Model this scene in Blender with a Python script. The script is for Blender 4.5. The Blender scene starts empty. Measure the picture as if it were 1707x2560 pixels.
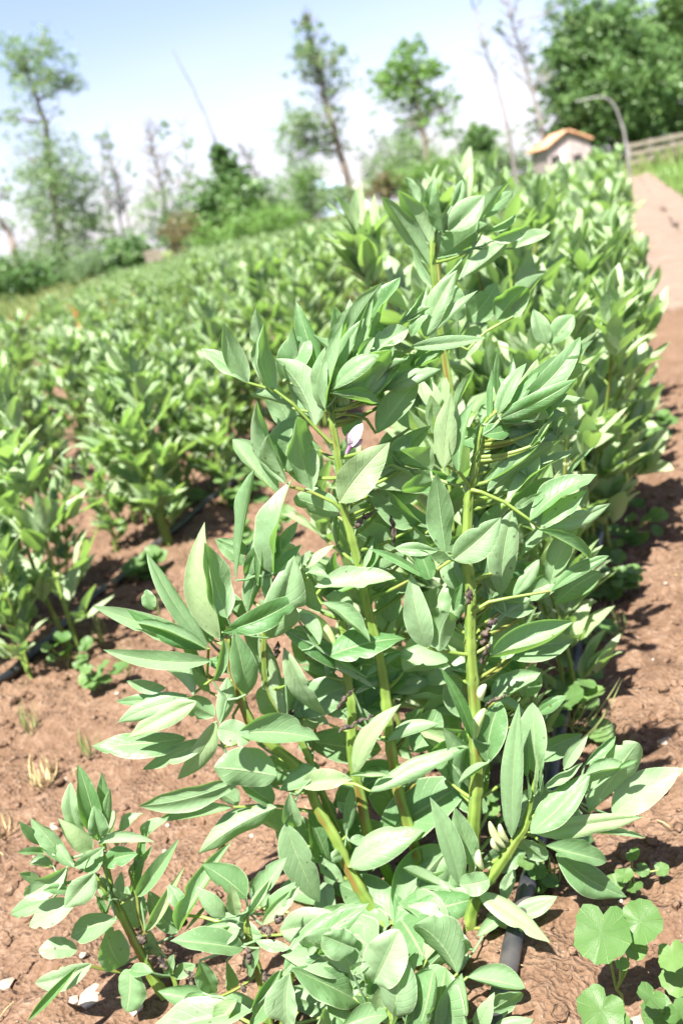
import bpy, math, random
import numpy as np
from mathutils import Vector
R_ = random.Random(7)
NP = np.random.RandomState(11)
C = bpy.context.scene.collection
rad = math.radians

# ------------------------------------------------------------------ camera
CAM_H, PITCH, ROLL, YAW = 0.86, 16.35, 12.0, 18.4
p_, r_, y_ = rad(PITCH), rad(ROLL), rad(YAW)
HEAD = Vector((-math.sin(y_), math.cos(y_), 0))
FWD = HEAD * math.cos(p_) + Vector((0, 0, -math.sin(p_)))
RT0 = FWD.cross(Vector((0, 0, 1))).normalized()
UP0 = RT0.cross(FWD).normalized()
RT = RT0 * math.cos(r_) - UP0 * math.sin(r_)
UP = RT0 * math.sin(r_) + UP0 * math.cos(r_)
CAM = Vector((0, 0, CAM_H))
FPX = 1.4583 * 1707
cam = bpy.data.cameras.new('camera')
cam.sensor_fit = 'HORIZONTAL'; cam.sensor_width = 24.0; cam.lens = 35.0
cam.clip_start = 0.05; cam.clip_end = 2000
cam.dof.use_dof = True; cam.dof.focus_distance = 1.02; cam.dof.aperture_fstop = 5.4
co = bpy.data.objects.new('camera', cam); C.objects.link(co)
from mathutils import Matrix
co.matrix_world = Matrix(((RT.x, UP.x, -FWD.x, CAM.x), (RT.y, UP.y, -FWD.y, CAM.y), (RT.z, UP.z, -FWD.z, CAM.z), (0, 0, 0, 1)))
bpy.context.scene.camera = co

# ------------------------------------------------------------------ sun, sky, exposure
SUN_EL, SUN_AZ = rad(62), rad(188)      # azimuth measured from +Y towards +X
SUN = Vector((math.sin(SUN_AZ) * math.cos(SUN_EL), math.cos(SUN_AZ) * math.cos(SUN_EL), math.sin(SUN_EL)))
sl = bpy.data.lights.new('sun', 'SUN'); sl.energy = 5.0; sl.angle = rad(0.55); sl.color = (1.0, 0.955, 0.89)
so = bpy.data.objects.new('sun', sl); C.objects.link(so)
so.rotation_euler = SUN.to_track_quat('Z', 'Y').to_euler()
w = bpy.data.worlds.new('World'); bpy.context.scene.world = w; w.use_nodes = True
nt = w.node_tree; nt.nodes.clear()
sky = nt.nodes.new('ShaderNodeTexSky'); sky.sky_type = 'NISHITA'; sky.sun_disc = False
sky.sun_elevation = SUN_EL; sky.sun_rotation = SUN_AZ; sky.air_density = 1.0; sky.dust_density = 1.2; sky.ozone_density = 2.5
tc = nt.nodes.new('ShaderNodeTexCoord'); sep = nt.nodes.new('ShaderNodeSeparateXYZ')
nt.links.new(tc.outputs['Generated'], sep.inputs[0])
mp = nt.nodes.new('ShaderNodeMapping'); mp.inputs['Scale'].default_value = (2.2, 2.2, 7.0)
nt.links.new(tc.outputs['Generated'], mp.inputs[0])
nz = nt.nodes.new('ShaderNodeTexNoise'); nz.inputs['Scale'].default_value = 2.3; nz.inputs['Detail'].default_value = 6; nz.inputs['Roughness'].default_value = 0.55
nt.links.new(mp.outputs[0], nz.inputs[0])
cl = nt.nodes.new('ShaderNodeMapRange'); cl.inputs['From Min'].default_value = 0.40; cl.inputs['From Max'].default_value = 0.68
nt.links.new(nz.outputs[0], cl.inputs['Value'])
low = nt.nodes.new('ShaderNodeMapRange'); low.inputs['From Min'].default_value = 0.0; low.inputs['From Max'].default_value = 0.20
low.inputs['To Min'].default_value = 0.62; low.inputs['To Max'].default_value = 0.0
nt.links.new(sep.outputs['Z'], low.inputs['Value'])
mul = nt.nodes.new('ShaderNodeMath'); mul.operation = 'MULTIPLY'
add = nt.nodes.new('ShaderNodeMath'); add.operation = 'MULTIPLY_ADD'; add.inputs[1].default_value = 0.62; 
nt.links.new(cl.outputs[0], mul.inputs[0]); nt.links.new(low.outputs[0], mul.inputs[1])
nt.links.new(low.outputs[0], add.inputs[0]); nt.links.new(mul.outputs[0], add.inputs[2])
mixc = nt.nodes.new('ShaderNodeMix'); mixc.data_type = 'RGBA'; mixc.clamp_factor = True
mixc.inputs['B'].default_value = (5.0, 4.9, 5.9, 1)
nt.links.new(add.outputs[0], mixc.inputs['Factor']); 
tintn = nt.nodes.new('ShaderNodeMix'); tintn.data_type = 'RGBA'; tintn.blend_type = 'MULTIPLY'; tintn.inputs['Factor'].default_value = 1.0
tintn.inputs['B'].default_value = (1.15, 0.975, 1.03, 1); nt.links.new(sky.outputs[0], tintn.inputs['A']); nt.links.new(tintn.outputs['Result'], mixc.inputs['A'])
bg = nt.nodes.new('ShaderNodeBackground'); bg.inputs['Strength'].default_value = 0.057
wo = nt.nodes.new('ShaderNodeOutputWorld')
nt.links.new(mixc.outputs['Result'], bg.inputs[0]); nt.links.new(bg.outputs[0], wo.inputs[0])
vs = bpy.context.scene.view_settings
vs.view_transform = 'Standard'; vs.look = 'None'; vs.exposure = 2.12
bpy.context.scene.cycles.diffuse_bounces = 6; vs.gamma = 1.0; vs.use_curve_mapping = False

# ------------------------------------------------------------------ pixel -> place (design-time measuring of the photograph, 1707 px wide)
def ray(px, py):
    return FWD + RT * ((px - 853.5) / FPX) - UP * ((py - 1280) / FPX)
def ground(px, py, z=0.0):
    d = ray(px, py); t = (z - CAM_H) / d.z
    return CAM + d * t
def at(px, py, D):
    d = ray(px, py); return CAM + d * (D / d.dot(HEAD))
def proj(v):
    d = v - CAM; z = d.dot(FWD)
    if z < 0.05: return None
    return (853.5 + FPX * d.dot(RT) / z, 1280 - FPX * d.dot(UP) / z, z)
G = 1.0887   # 1568-wide notes -> 1707

# ------------------------------------------------------------------ noise for shapes
def vnoise(x, y, seed=0):
    xi = np.floor(x).astype(np.int64); yi = np.floor(y).astype(np.int64)
    xf = x - xi; yf = y - yi
    def h(a, b):
        n = (a * 374761393 + b * 668265263 + seed * 1442695041) & 0x7fffffff
        n = ((n ^ (n >> 13)) * 1274126177) & 0x7fffffff
        return ((n ^ (n >> 16)) & 0xffff) / 65535.0
    u = xf * xf * (3 - 2 * xf); v = yf * yf * (3 - 2 * yf)
    return (h(xi, yi) * (1 - u) + h(xi + 1, yi) * u) * (1 - v) + (h(xi, yi + 1) * (1 - u) + h(xi + 1, yi + 1) * u) * v
ROW_X = [-0.45 - 1.08 * k for k in range(18)]
def terrain(x, y):
    """broad shape of the land (no clods)"""
    x = np.asarray(x, float); y = np.asarray(y, float)
    far = np.clip((y - 24) / 60, 0, 1)
    rise = np.clip((x + 1.0) / 12, 0, 1) * np.clip((y - 7) / 30, 0, 1) * 1.1
    return 0.9 * far * far + rise
def tz(x, y): return float(terrain(x, y))
def clods(x, y):
    n = (vnoise(x * 9, y * 9, 1) - .5) * 0.024 + (vnoise(x * 24 + y * 7, y * 24 - x * 6, 2) - .5) * 0.018
    b = np.abs(vnoise(x * 55, y * 55, 3) - .5) * 2
    n += (0.5 - b) * 0.010 + (vnoise(x * 90 + y * 40, y * 90 - x * 40, 4) - .5) * 0.009
    return n
def soil_z(x, y):
    x = np.asarray(x, float); y = np.asarray(y, float)
    fade = np.clip(1.3 - np.hypot(x, y) / 12, 0.25, 1)
    bed = np.zeros_like(x)
    for rx in ROW_X[:8]: bed += 0.022 * np.exp(-((x - rx) / 0.22) ** 2)
    return terrain(x, y) + clods(x, y) * fade + bed - 0.012
def sz(x, y): return float(soil_z(np.array([x]), np.array([y]))[0])

# ------------------------------------------------------------------ mesh builder
class MB:
    def __init__(s): s.v = []; s.f = []; s.uv = []; s.t = []; s.n = 0; s.tri = []
    def grid(s, V, UVs, tint):             # V: (nu, nv, 3)
        nu, nv = V.shape[:2]
        idx = np.arange(nu * nv).reshape(nu, nv) + s.n
        q = np.stack([idx[:-1, :-1], idx[1:, :-1], idx[1:, 1:], idx[:-1, 1:]], -1).reshape(-1, 4)
        s.v.append(V.reshape(-1, 3)); s.f.append(q); s.uv.append(UVs.reshape(-1, 2)); s.t.append(np.full(nu * nv, tint)); s.n += nu * nv
    def quads(s, V, F, UVs=None, tint=0.5):
        V = np.asarray(V, float); F = np.asarray(F) + s.n
        s.v.append(V); s.f.append(F)
        s.uv.append(np.zeros((len(V), 2)) if UVs is None else np.asarray(UVs, float))
        s.t.append(np.broadcast_to(np.asarray(tint, float), (len(V),)).copy()); s.n += len(V)
    def tris(s, V, F, tint=0.5):
        V = np.asarray(V, float); s.tri.append(np.asarray(F) + s.n)
        s.v.append(V); s.uv.append(np.zeros((len(V), 2))); s.t.append(np.broadcast_to(np.asarray(tint, float), (len(V),)).copy()); s.n += len(V)
    def tube(s, pts, radii, n=7, tint=0.5, square=0.0, cap=True):
        P = np.array([tuple(p) for p in pts], float); m = len(P)
        radii = np.broadcast_to(np.asarray(radii, float), (m,))
        T = np.gradient(P, axis=0); T /= np.linalg.norm(T, axis=1)[:, None] + 1e-9
        ref = np.array([0.31, 0.95, 0.05]) if abs(T[0][1]) < 0.8 else np.array([0.95, 0.2, 0.3])
        V = np.zeros((m, n + 1, 3)); U = np.zeros((m, n + 1, 2))
        d = 0
        for i in range(m):
            a = ref - T[i] * ref.dot(T[i]); a /= np.linalg.norm(a) + 1e-9; b = np.cross(T[i], a); ref = a
            if i: d += np.linalg.norm(P[i] - P[i - 1])
            for j in range(n + 1):
                an = 2 * math.pi * j / n
                k = 1 + square * math.cos(4 * an)
                V[i, j] = P[i] + (a * math.cos(an) + b * math.sin(an)) * radii[i] * k
                U[i, j] = (d, j / n)
        s.grid(V, U, tint)
        if cap:
            for row, i in ((V[0], 0), (V[-1], m - 1)):
                ring = row[:-1]; c = P[i]
                s.tris(np.vstack([ring, c[None]]), [(j, (j + 1) % n, n) for j in range(n)], tint)
    def build(s, name, mat, parent=None, link=True, smooth=True):
        me = bpy.data.meshes.new(name)
        V = np.vstack(s.v); Q = np.vstack(s.f) if s.f else np.zeros((0, 4), int); Tn = np.vstack(s.tri) if s.tri else np.zeros((0, 3), int)
        loops = np.concatenate([Q.ravel(), Tn.ravel()]).astype(np.int32)
        me.vertices.add(len(V)); me.vertices.foreach_set('co', V.ravel().astype(np.float32))
        me.loops.add(len(loops)); me.loops.foreach_set('vertex_index', loops)
        npoly = len(Q) + len(Tn); me.polygons.add(npoly)
        st = np.concatenate([np.arange(len(Q)) * 4, len(Q) * 4 + np.arange(len(Tn)) * 3]).astype(np.int32)
        me.polygons.foreach_set('loop_start', st)
        me.polygons.foreach_set('use_smooth', np.full(npoly, smooth))
        me.update(calc_edges=True)
        uvl = me.uv_layers.new(name='UVMap'); uvl.data.foreach_set('uv', np.vstack(s.uv)[loops].ravel().astype(np.float32))
        at_ = me.attributes.new('tint', 'FLOAT', 'POINT'); at_.data.foreach_set('value', np.concatenate(s.t).astype(np.float32))
        me.materials.append(mat)
        o = bpy.data.objects.new(name, me)
        if link: C.objects.link(o)
        if parent: o.parent = parent
        return o

def tag(o, label, cat, group=None, kind=None):
    if label: o['label'] = label
    if cat: o['category'] = cat
    if group: o['group'] = group
    if kind: o['kind'] = kind
    return o
def thing(name, loc, label, cat, group=None):
    o = bpy.data.objects.new(name, None); C.objects.link(o); o.location = loc; o.empty_display_size = 0.05
    return tag(o, label, cat, group)
def local(o, root):            # keep world coordinates of a part built in world space
    o.parent = root; o.matrix_parent_inverse = Matrix.Translation(-Vector(root.location)); return o

# ------------------------------------------------------------------ materials
def nodes(name):
    m = bpy.data.materials.new(name); m.use_nodes = True
    t = m.node_tree; t.nodes.clear(); out = t.nodes.new('ShaderNodeOutputMaterial')
    def N(ty, **k):
        n = t.nodes.new('ShaderNode' + ty)
        for a, b in k.items():
            if a[0] == '_': setattr(n, a[1:], b)
            else: n.inputs[a.replace('_', ' ')].default_value = b
        return n
    return m, t, out, N, t.links.new
def math_(N, L, op, a, b=None, c=None):
    n = N('Math', _operation=op)
    for i, x in enumerate((a, b, c)):
        if x is None: continue
        if isinstance(x, (int, float)): n.inputs[i].default_value = x
        else: L(x, n.inputs[i])
    return n.outputs[0]
def mixrgb(N, L, f, a, b, blend='MIX'):
    n = N('Mix', _data_type='RGBA', _blend_type=blend)
    for k, x in (('Factor', f), ('A', a), ('B', b)):
        if isinstance(x, (int, float, tuple)): n.inputs[k].default_value = x if not isinstance(x, tuple) else x + (1,) * (4 - len(x))
        else: L(x, n.inputs[k])
    return n.outputs['Result']
def sstep(N, L, v, a, b):
    n = N('MapRange', _interpolation_type='SMOOTHSTEP'); n.inputs['From Min'].default_value = a; n.inputs['From Max'].default_value = b
    L(v, n.inputs['Value']); return n.outputs[0]

def leaf_material(name, dark, light, trans, detail=True, ribk=0.65, rough=0.46, tw=0.36, spots=True, yellow=(0.34, 0.36, 0.10)):
    m, t, out, N, L = nodes(name)
    tint = N('Attribute', _attribute_name='tint').outputs['Fac']
    oi = N('ObjectInfo').outputs['Random']
    geo = N('NewGeometry')
    tex = N('TexCoord')
    nz = N('TexNoise', Scale=38.0, Detail=3.0); L(tex.outputs['Object'], nz.inputs[0])
    nl = N('TexNoise', Scale=9.0, Detail=2.0); L(tex.outputs['Object'], nl.inputs[0])
    f = math_(N, L, 'MULTIPLY_ADD', nz.outputs[0], 0.30, -0.15)
    f = math_(N, L, 'ADD', f, tint)
    f = math_(N, L, 'ADD', f, math_(N, L, 'MULTIPLY_ADD', oi, 0.24, -0.12))
    f = math_(N, L, 'MAXIMUM', math_(N, L, 'MINIMUM', f, 1.0), 0.0)
    col = mixrgb(N, L, f, dark, light)
    yl = sstep(N, L, math_(N, L, 'ADD', tint, math_(N, L, 'MULTIPLY', nl.outputs[0], 0.25)), 1.03, 1.14)
    col = mixrgb(N, L, math_(N, L, 'MULTIPLY', yl, 0.22), col, yellow)
    p = N('BsdfPrincipled'); p.inputs['Roughness'].default_value = rough; p.inputs['Specular IOR Level'].default_value = 0.42
    tr = N('BsdfTranslucent')
    trc = trans
    if detail:
        uv = N('UVMap'); s = N('SeparateXYZ'); L(uv.outputs[0], s.inputs[0])
        tt, ss = s.outputs[0], s.outputs[1]
        ab = math_(N, L, 'ABSOLUTE', ss)
        rib = sstep(N, L, ab, 0.075, 0.015)
        # side veins run forward from the midrib
        ph = math_(N, L, 'MULTIPLY_ADD', tt, 8.5, math_(N, L, 'MULTIPLY', ab, -2.2))
        ph = math_(N, L, 'ADD', ph, math_(N, L, 'MULTIPLY_ADD', nl.outputs[0], 0.8, -0.4))
        fr = math_(N, L, 'ABSOLUTE', math_(N, L, 'SUBTRACT', math_(N, L, 'FRACT', ph), 0.5))
        vein = sstep(N, L, fr, 0.10, 0.0)
        edge = sstep(N, L, ab, 0.93, 0.99)
        col = mixrgb(N, L, math_(N, L, 'MULTIPLY', rib, ribk), col, (0.36, 0.47, 0.24))
        col = mixrgb(N, L, math_(N, L, 'MULTIPLY', vein, 0.17), col, (0.34, 0.45, 0.24))
        col = mixrgb(N, L, math_(N, L, 'MULTIPLY', edge, 0.6), col, (0.50, 0.58, 0.38))
        col = mixrgb(N, L, math_(N, L, 'MULTIPLY', geo.outputs['Backfacing'], 0.30), col, (0.33, 0.46, 0.27))
        if spots:
            vo = N('TexVoronoi', Scale=75.0); L(tex.outputs['Object'], vo.inputs[0])
            n3 = N('TexNoise', Scale=14.0); L(tex.outputs['Object'], n3.inputs[0])
            sp = math_(N, L, 'MULTIPLY', sstep(N, L, vo.outputs['Distance'], 0.17, 0.08), sstep(N, L, n3.outputs[0], 0.51, 0.60))
            col = mixrgb(N, L, math_(N, L, 'MULTIPLY', sp, 0.8), col, (0.055, 0.04, 0.02))
            n4 = N('TexNoise', Scale=230.0, Detail=2.0); L(tex.outputs['Object'], n4.inputs[0])
            fz = sstep(N, L, n4.outputs[0], 0.62, 0.78)
            col = mixrgb(N, L, math_(N, L, 'MULTIPLY', fz, 0.28), col, (0.45, 0.56, 0.40))
        bh = math_(N, L, 'ADD', math_(N, L, 'MULTIPLY', rib, -0.7), math_(N, L, 'MULTIPLY', vein, -0.3))
        n2 = N('TexNoise', Scale=95.0, Detail=3.0); L(tex.outputs['Object'], n2.inputs[0])
        bh = math_(N, L, 'ADD', bh, math_(N, L, 'MULTIPLY', n2.outputs[0], 0.9))
        bp = N('Bump', Strength=0.6, Distance=0.0016); L(bh, bp.inputs['Height'])
        L(bp.outputs[0], p.inputs['Normal'])
        trc = mixrgb(N, L, math_(N, L, 'MULTIPLY', math_(N, L, 'ADD', rib, vein), 0.25), trans, tuple(min(1, c * 1.7) for c in trans))
    L(col, p.inputs['Base Color'])
    if isinstance(trc, tuple): tr.inputs[0].default_value = trc + (1,)
    else: L(trc, tr.inputs[0])
    mx = N('MixShader'); mx.inputs[0].default_value = tw
    L(p.outputs[0], mx.inputs[1]); L(tr.outputs[0], mx.inputs[2]); L(mx.outputs[0], out.inputs[0])
    return m
M = {}
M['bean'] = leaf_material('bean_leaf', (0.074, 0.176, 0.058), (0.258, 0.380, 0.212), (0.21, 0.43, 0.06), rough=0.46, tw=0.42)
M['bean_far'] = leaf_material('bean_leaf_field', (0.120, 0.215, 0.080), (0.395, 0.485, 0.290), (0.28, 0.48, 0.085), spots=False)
M['weed'] = leaf_material('weed_leaf', (0.048, 0.120, 0.028), (0.120, 0.205, 0.060), (0.15, 0.36, 0.04), spots=False, ribk=0.22)
M['grass'] = leaf_material('grass_blade', (0.11, 0.175, 0.05), (0.28, 0.28, 0.12), (0.2, 0.28, 0.06), detail=False)
M['verge'] = leaf_material('verge_grass_blade', (0.10, 0.20, 0.04), (0.23, 0.33, 0.10), (0.22, 0.38, 0.06), detail=False)
M['treeleaf'] = leaf_material('tree_leaf', (0.085, 0.145, 0.07), (0.20, 0.285, 0.13), (0.24, 0.38, 0.12), detail=False, rough=0.5, tw=0.3)
M['brightleaf'] = leaf_material('acacia_leaf', (0.085, 0.175, 0.04), (0.18, 0.30, 0.085), (0.2, 0.38, 0.06), detail=False, tw=0.35)
M['darkleaf'] = leaf_material('dense_tree_leaf', (0.05, 0.115, 0.035), (0.14, 0.235, 0.075), (0.12, 0.26, 0.04), detail=False, tw=0.22)

def simple(name, c1, c2, scale=20, rough=0.7, detail=4, bump=0.0, stretch=None, spec=0.3):
    m, t, out, N, L = nodes(name)
    tex = N('TexCoord'); src = tex.outputs['Object']
    if stretch:
        mpn = N('Mapping'); mpn.inputs['Scale'].default_value = stretch; L(src, mpn.inputs[0]); src = mpn.outputs[0]
    n = N('TexNoise', Scale=float(scale), Detail=float(detail)); L(src, n.inputs[0])
    f = sstep(N, L, n.outputs[0], 0.32, 0.68)
    p = N('BsdfPrincipled'); p.inputs['Roughness'].default_value = rough; p.inputs['Specular IOR Level'].default_value = spec
    L(mixrgb(N, L, f, c1, c2), p.inputs['Base Color'])
    if bump:
        b = N('Bump', Strength=0.6, Distance=bump); L(n.outputs[0], b.inputs['Height']); L(b.outputs[0], p.inputs['Normal'])
    L(p.outputs[0], out.inputs[0]); return m
def stem_material():
    m, t, out, N, L = nodes('bean_stem')
    uv = N('UVMap'); s = N('SeparateXYZ'); L(uv.outputs[0], s.inputs[0])
    tex = N('TexCoord')
    n = N('TexNoise', Scale=26.0, Detail=4.0); L(tex.outputs['Object'], n.inputs[0])
    n2 = N('TexNoise', Scale=9.0, Detail=2.0); L(tex.outputs['Object'], n2.inputs[0])
    col = mixrgb(N, L, sstep(N, L, n.outputs[0], 0.3, 0.7), (0.105, 0.185, 0.028), (0.205, 0.30, 0.06))
    st = math_(N, L, 'SINE', math_(N, L, 'MULTIPLY', s.outputs[1], 25.13))
    col = mixrgb(N, L, math_(N, L, 'MULTIPLY', sstep(N, L, st, 0.3, 1.0), 0.4), col, (0.25, 0.33, 0.10))
    red = math_(N, L, 'MULTIPLY', sstep(N, L, n2.outputs[0], 0.50, 0.62), sstep(N, L, st, 0.2, -0.6))
    col = mixrgb(N, L, math_(N, L, 'MULTIPLY', red, 0.75), col, (0.20, 0.075, 0.03))
    p = N('BsdfPrincipled'); p.inputs['Roughness'].default_value = 0.45; L(col, p.inputs['Base Color'])
    p.inputs['Subsurface Weight'].default_value = 0.0
    tr = N('BsdfTranslucent'); tr.inputs[0].default_value = (0.36, 0.45, 0.08, 1)
    mx = N('MixShader'); mx.inputs[0].default_value = 0.22
    b = N('Bump', Strength=0.4, Distance=0.001); L(n.outputs[0], b.inputs['Height']); L(b.outputs[0], p.inputs['Normal'])
    L(p.outputs[0], mx.inputs[1]); L(tr.outputs[0], mx.inputs[2]); L(mx.outputs[0], out.inputs[0]); return m
M['stem'] = stem_material()
def soil_material(name, a, b, c, far=None):
    m, t, out, N, L = nodes(name)
    tex = N('TexCoord'); src = tex.outputs['Object']
    n1 = N('TexNoise', Scale=3.0, Detail=8.0, Roughness=0.62); L(src, n1.inputs[0])
    n2 = N('TexNoise', Scale=60.0, Detail=6.0, Roughness=0.6); L(src, n2.inputs[0])
    n3 = N('TexVoronoi', Scale=140.0); L(src, n3.inputs[0])
    n5 = N('TexNoise', Scale=14.0, Detail=5.0, Roughness=0.6); L(src, n5.inputs[0])
    col = mixrgb(N, L, sstep(N, L, n1.outputs[0], 0.3, 0.7), a, b)
    col = mixrgb(N, L, math_(N, L, 'MULTIPLY', sstep(N, L, n2.outputs[0], 0.42, 0.72), 0.7), col, c)
    col = mixrgb(N, L, math_(N, L, 'MULTIPLY', sstep(N, L, n5.outputs[0], 0.5, 0.3), 0.45), col, tuple(x * 0.55 for x in a))
    # pale grit
    n4 = N('TexVoronoi', Scale=210.0); L(src, n4.inputs[0])
    pk = math_(N, L, 'MULTIPLY', sstep(N, L, n4.outputs['Distance'], 0.16, 0.08), sstep(N, L, n2.outputs[0], 0.52, 0.56))
    col = mixrgb(N, L, math_(N, L, 'MULTIPLY', pk, 0.7), col, (0.5, 0.40, 0.32))
    p = N('BsdfPrincipled'); p.inputs['Roughness'].default_value = 0.95; p.inputs['Specular IOR Level'].default_value = 0.15
    if far:
        s = N('SeparateXYZ'); L(src, s.inputs[0])
        col = far(N, L, s, n1, n2, col)
    L(col, p.inputs['Base Color'])
    h = math_(N, L, 'ADD', n2.outputs[0], math_(N, L, 'MULTIPLY', n3.outputs['Distance'], 0.5))
    bp = N('Bump', Strength=1.0, Distance=0.010); L(h, bp.inputs['Height']); L(bp.outputs[0], p.inputs['Normal'])
    L(p.outputs[0], out.inputs[0]); return m
def grass_zone(N, L, s, n1, n2, col):
    x, y = s.outputs[0], s.outputs[1]
    g = mixrgb(N, L, n2.outputs[0], (0.085, 0.13, 0.04), (0.18, 0.20, 0.08))
    wob = math_(N, L, 'MULTIPLY_ADD', n1.outputs[0], 0.8, -0.4)
    right = sstep(N, L, math_(N, L, 'ADD', x, math_(N, L, 'MULTIPLY', wob, 0.5)), 0.80, 0.98)
    beyond = sstep(N, L, math_(N, L, 'ADD', y, wob), 33.0, 34.0)
    # left edge of the field runs obliquely
    e = math_(N, L, 'ADD', math_(N, L, 'ADD', x, 5.3), math_(N, L, 'MULTIPLY', math_(N, L, 'SUBTRACT', y, 6.4), 0.468))
    left = sstep(N, L, math_(N, L, 'ADD', e, wob), 0.0, -0.6)
    f = math_(N, L, 'MAXIMUM', math_(N, L, 'MAXIMUM', right, beyond), left)
    return mixrgb(N, L, f, col, g)
M['soil'] = soil_material('soil', (0.106, 0.062, 0.037), (0.150, 0.094, 0.060), (0.205, 0.140, 0.096), grass_zone)
M['clod'] = soil_material('soil_clod', (0.106, 0.062, 0.037), (0.150, 0.094, 0.060), (0.205, 0.140, 0.096))
M['path'] = soil_material('pale_path_earth', (0.150, 0.108, 0.082), (0.200, 0.150, 0.116), (0.245, 0.190, 0.152))
M['stone'] = simple('pale_stone', (0.22, 0.165, 0.125), (0.38, 0.31, 0.255), 30, 0.9, bump=0.002)
M['pipe'] = simple('black_polyethylene', (0.012, 0.014, 0.020), (0.055, 0.050, 0.050), 22, 0.38, spec=0.5)
M['bark'] = simple('bark', (0.085, 0.065, 0.050), (0.20, 0.165, 0.135), 6, 0.9, bump=0.02, stretch=(4, 4, 0.8))
M['deadbark'] = simple('grey_dead_bark', (0.15, 0.135, 0.125), (0.26, 0.24, 0.225), 5, 0.9, bump=0.02, stretch=(4, 4, 0.8))
M['dry'] = simple('withered_black', (0.012, 0.010, 0.010), (0.10, 0.075, 0.055), 160, 0.8, bump=0.001)
M['petal'] = simple('white_petal', (0.70, 0.68, 0.66), (0.84, 0.83, 0.82), 60, 0.55)
M['petalspot'] = simple('purple_petal', (0.22, 0.11, 0.20), (0.42, 0.28, 0.40), 60, 0.55)
M['pod'] = simple('green_pod', (0.27, 0.38, 0.12), (0.40, 0.50, 0.22), 50, 0.5)
M['bud'] = simple('pale_bud', (0.36, 0.43, 0.19), (0.52, 0.56, 0.32), 60, 0.55)
M['strawgrass'] = simple('dry_straw', (0.30, 0.235, 0.11), (0.44, 0.37, 0.19), 60, 0.7)
M['orange'] = simple('orange_petal', (0.34, 0.14, 0.04), (0.42, 0.20, 0.07), 20, 0.6)
M['redleaf'] = leaf_material('reddish_shrub_leaf', (0.085, 0.075, 0.035), (0.17, 0.15, 0.065), (0.16, 0.14, 0.04), detail=False)

# ------------------------------------------------------------------ leaf shapes
def outline(t, kind):
    q = np.maximum(1 - t, 0)
    if kind == 'pointed': wv = np.power(t, 0.72) * np.power(q, 0.98)
    elif kind == 'oval': wv = np.power(t, 0.58) * np.power(q, 0.62) * (1 - .25 * np.exp(-((q) / .10) ** 2))
    elif kind == 'round': wv = np.power(t, 0.5) * np.power(q, 0.48)
    else: wv = np.power(t, 0.85) * np.power(q, 0.80)
    return wv
def leaf(mb, B, A, Nn, L, W, fold=0.35, bend=0.08, wave=0.03, twist=0.0, tint=0.5, nu=12, nv=6, kind='pointed', rs=R_, droop=0.0, roll=0.0, bite=0.0):
    """leaflet: base B, axis A, upper-side normal Nn (unit mathutils vectors), length L, full width W"""
    A = np.array(A); Nn = np.array(Nn); B = np.array(B)
    Q = np.cross(Nn, A)
    t = np.linspace(0, 1, nu + 1); s = np.linspace(-1, 1, nv + 1)
    if nu > 8: t = .5 * t + .5 * (.5 - .5 * np.cos(np.pi * t))
    wv = outline(t, kind); wv = wv / wv.max(); wv[0] = 0.05; wv[-1] = 0.012
    ph = [rs.uniform(0, 6.3) for _ in range(4)]; kk = [rs.uniform(6, 11), rs.uniform(6, 11), rs.uniform(15, 24), rs.uniform(15, 24)]
    asym = rs.uniform(-.12, .12); fl, fr = fold * rs.uniform(.5, 1.5), fold * rs.uniform(.5, 1.5)
    V = np.zeros((nu + 1, nv + 1, 3)); UV = np.zeros((nu + 1, nv + 1, 2))
    mid = 4 * t * (1 - t)
    sway = rs.uniform(-.06, .06) * L
    bt, bs, bw = rs.uniform(.35, .9), rs.choice((-1, 1)), rs.uniform(.03, .06)
    for i in range(nu + 1):
        tw = twist * (t[i] - 0.3)
        qa = Q * math.cos(tw) + Nn * math.sin(tw); na = Nn * math.cos(tw) - Q * math.sin(tw)
        c = B + A * (L * t[i]) + Nn * (bend * L * mid[i] - droop * L * t[i] ** 3) + Q * sway * mid[i]
        hw = wv[i] * W / 2
        for j in range(nv + 1):
            sj = s[j]; a = abs(sj); sg = 1 if sj > 0 else 0
            fo = (fr if sg else fl) * (1 - 0.4 * t[i])
            e = hw * a * (1 + asym * (1 if sg else -1))
            if bite and bs * sj > 0: e *= 1 - bite * a * math.exp(-((t[i] - bt) / bw) ** 2)
            an = fo + roll * (a - .35) * a          # margins curl up or down
            wvv = wave * W * a ** 1.6 * (math.sin(kk[sg] * t[i] + ph[sg]) + .45 * math.sin(kk[2 + sg] * t[i] + ph[2 + sg])) * min(1, 5 * t[i]) * min(1, 6 * (1.02 - t[i]))
            V[i, j] = c + qa * (e * math.cos(an) * (1 if sg else -1)) + na * (e * math.sin(an) + wvv)
            UV[i, j] = (t[i], sj)
    mb.grid(V, UV, tint)

# ------------------------------------------------------------------ ground
def axis_lines(lo, hi, dlo, dhi, step, far):
    a = list(np.arange(dlo, dhi, step)); s = step; x = a[-1]
    while x < hi: s = min(s * 1.13, far); x += s; a.append(x)
    s = step; x = a[0]; pre = []
    while x > lo: s = min(s * 1.13, far); x -= s; pre.append(x)
    return np.array(pre[::-1] + a)
gx = axis_lines(-420, 420, -2.1, 0.75, 0.0085, 40); gy = axis_lines(-60, 900, 0.45, 3.4, 0.0085, 40)
X, Y = np.meshgrid(gx, gy, indexing='ij')
Z = soil_z(X, Y)
PATH_X0, PATH_X1, PATH_Y0, PATH_Y1 = -0.02, 0.86, 6.0, 33.0
under = (X > PATH_X0 + .02) & (X < PATH_X1 - .02) & (Y > PATH_Y0 + .03) & (Y < PATH_Y1)
Z = np.where(under, Z - 0.03, Z)
mb = MB(); mb.grid(np.stack([X, Y, Z], -1), np.stack([X, Y], -1), .5)
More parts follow.
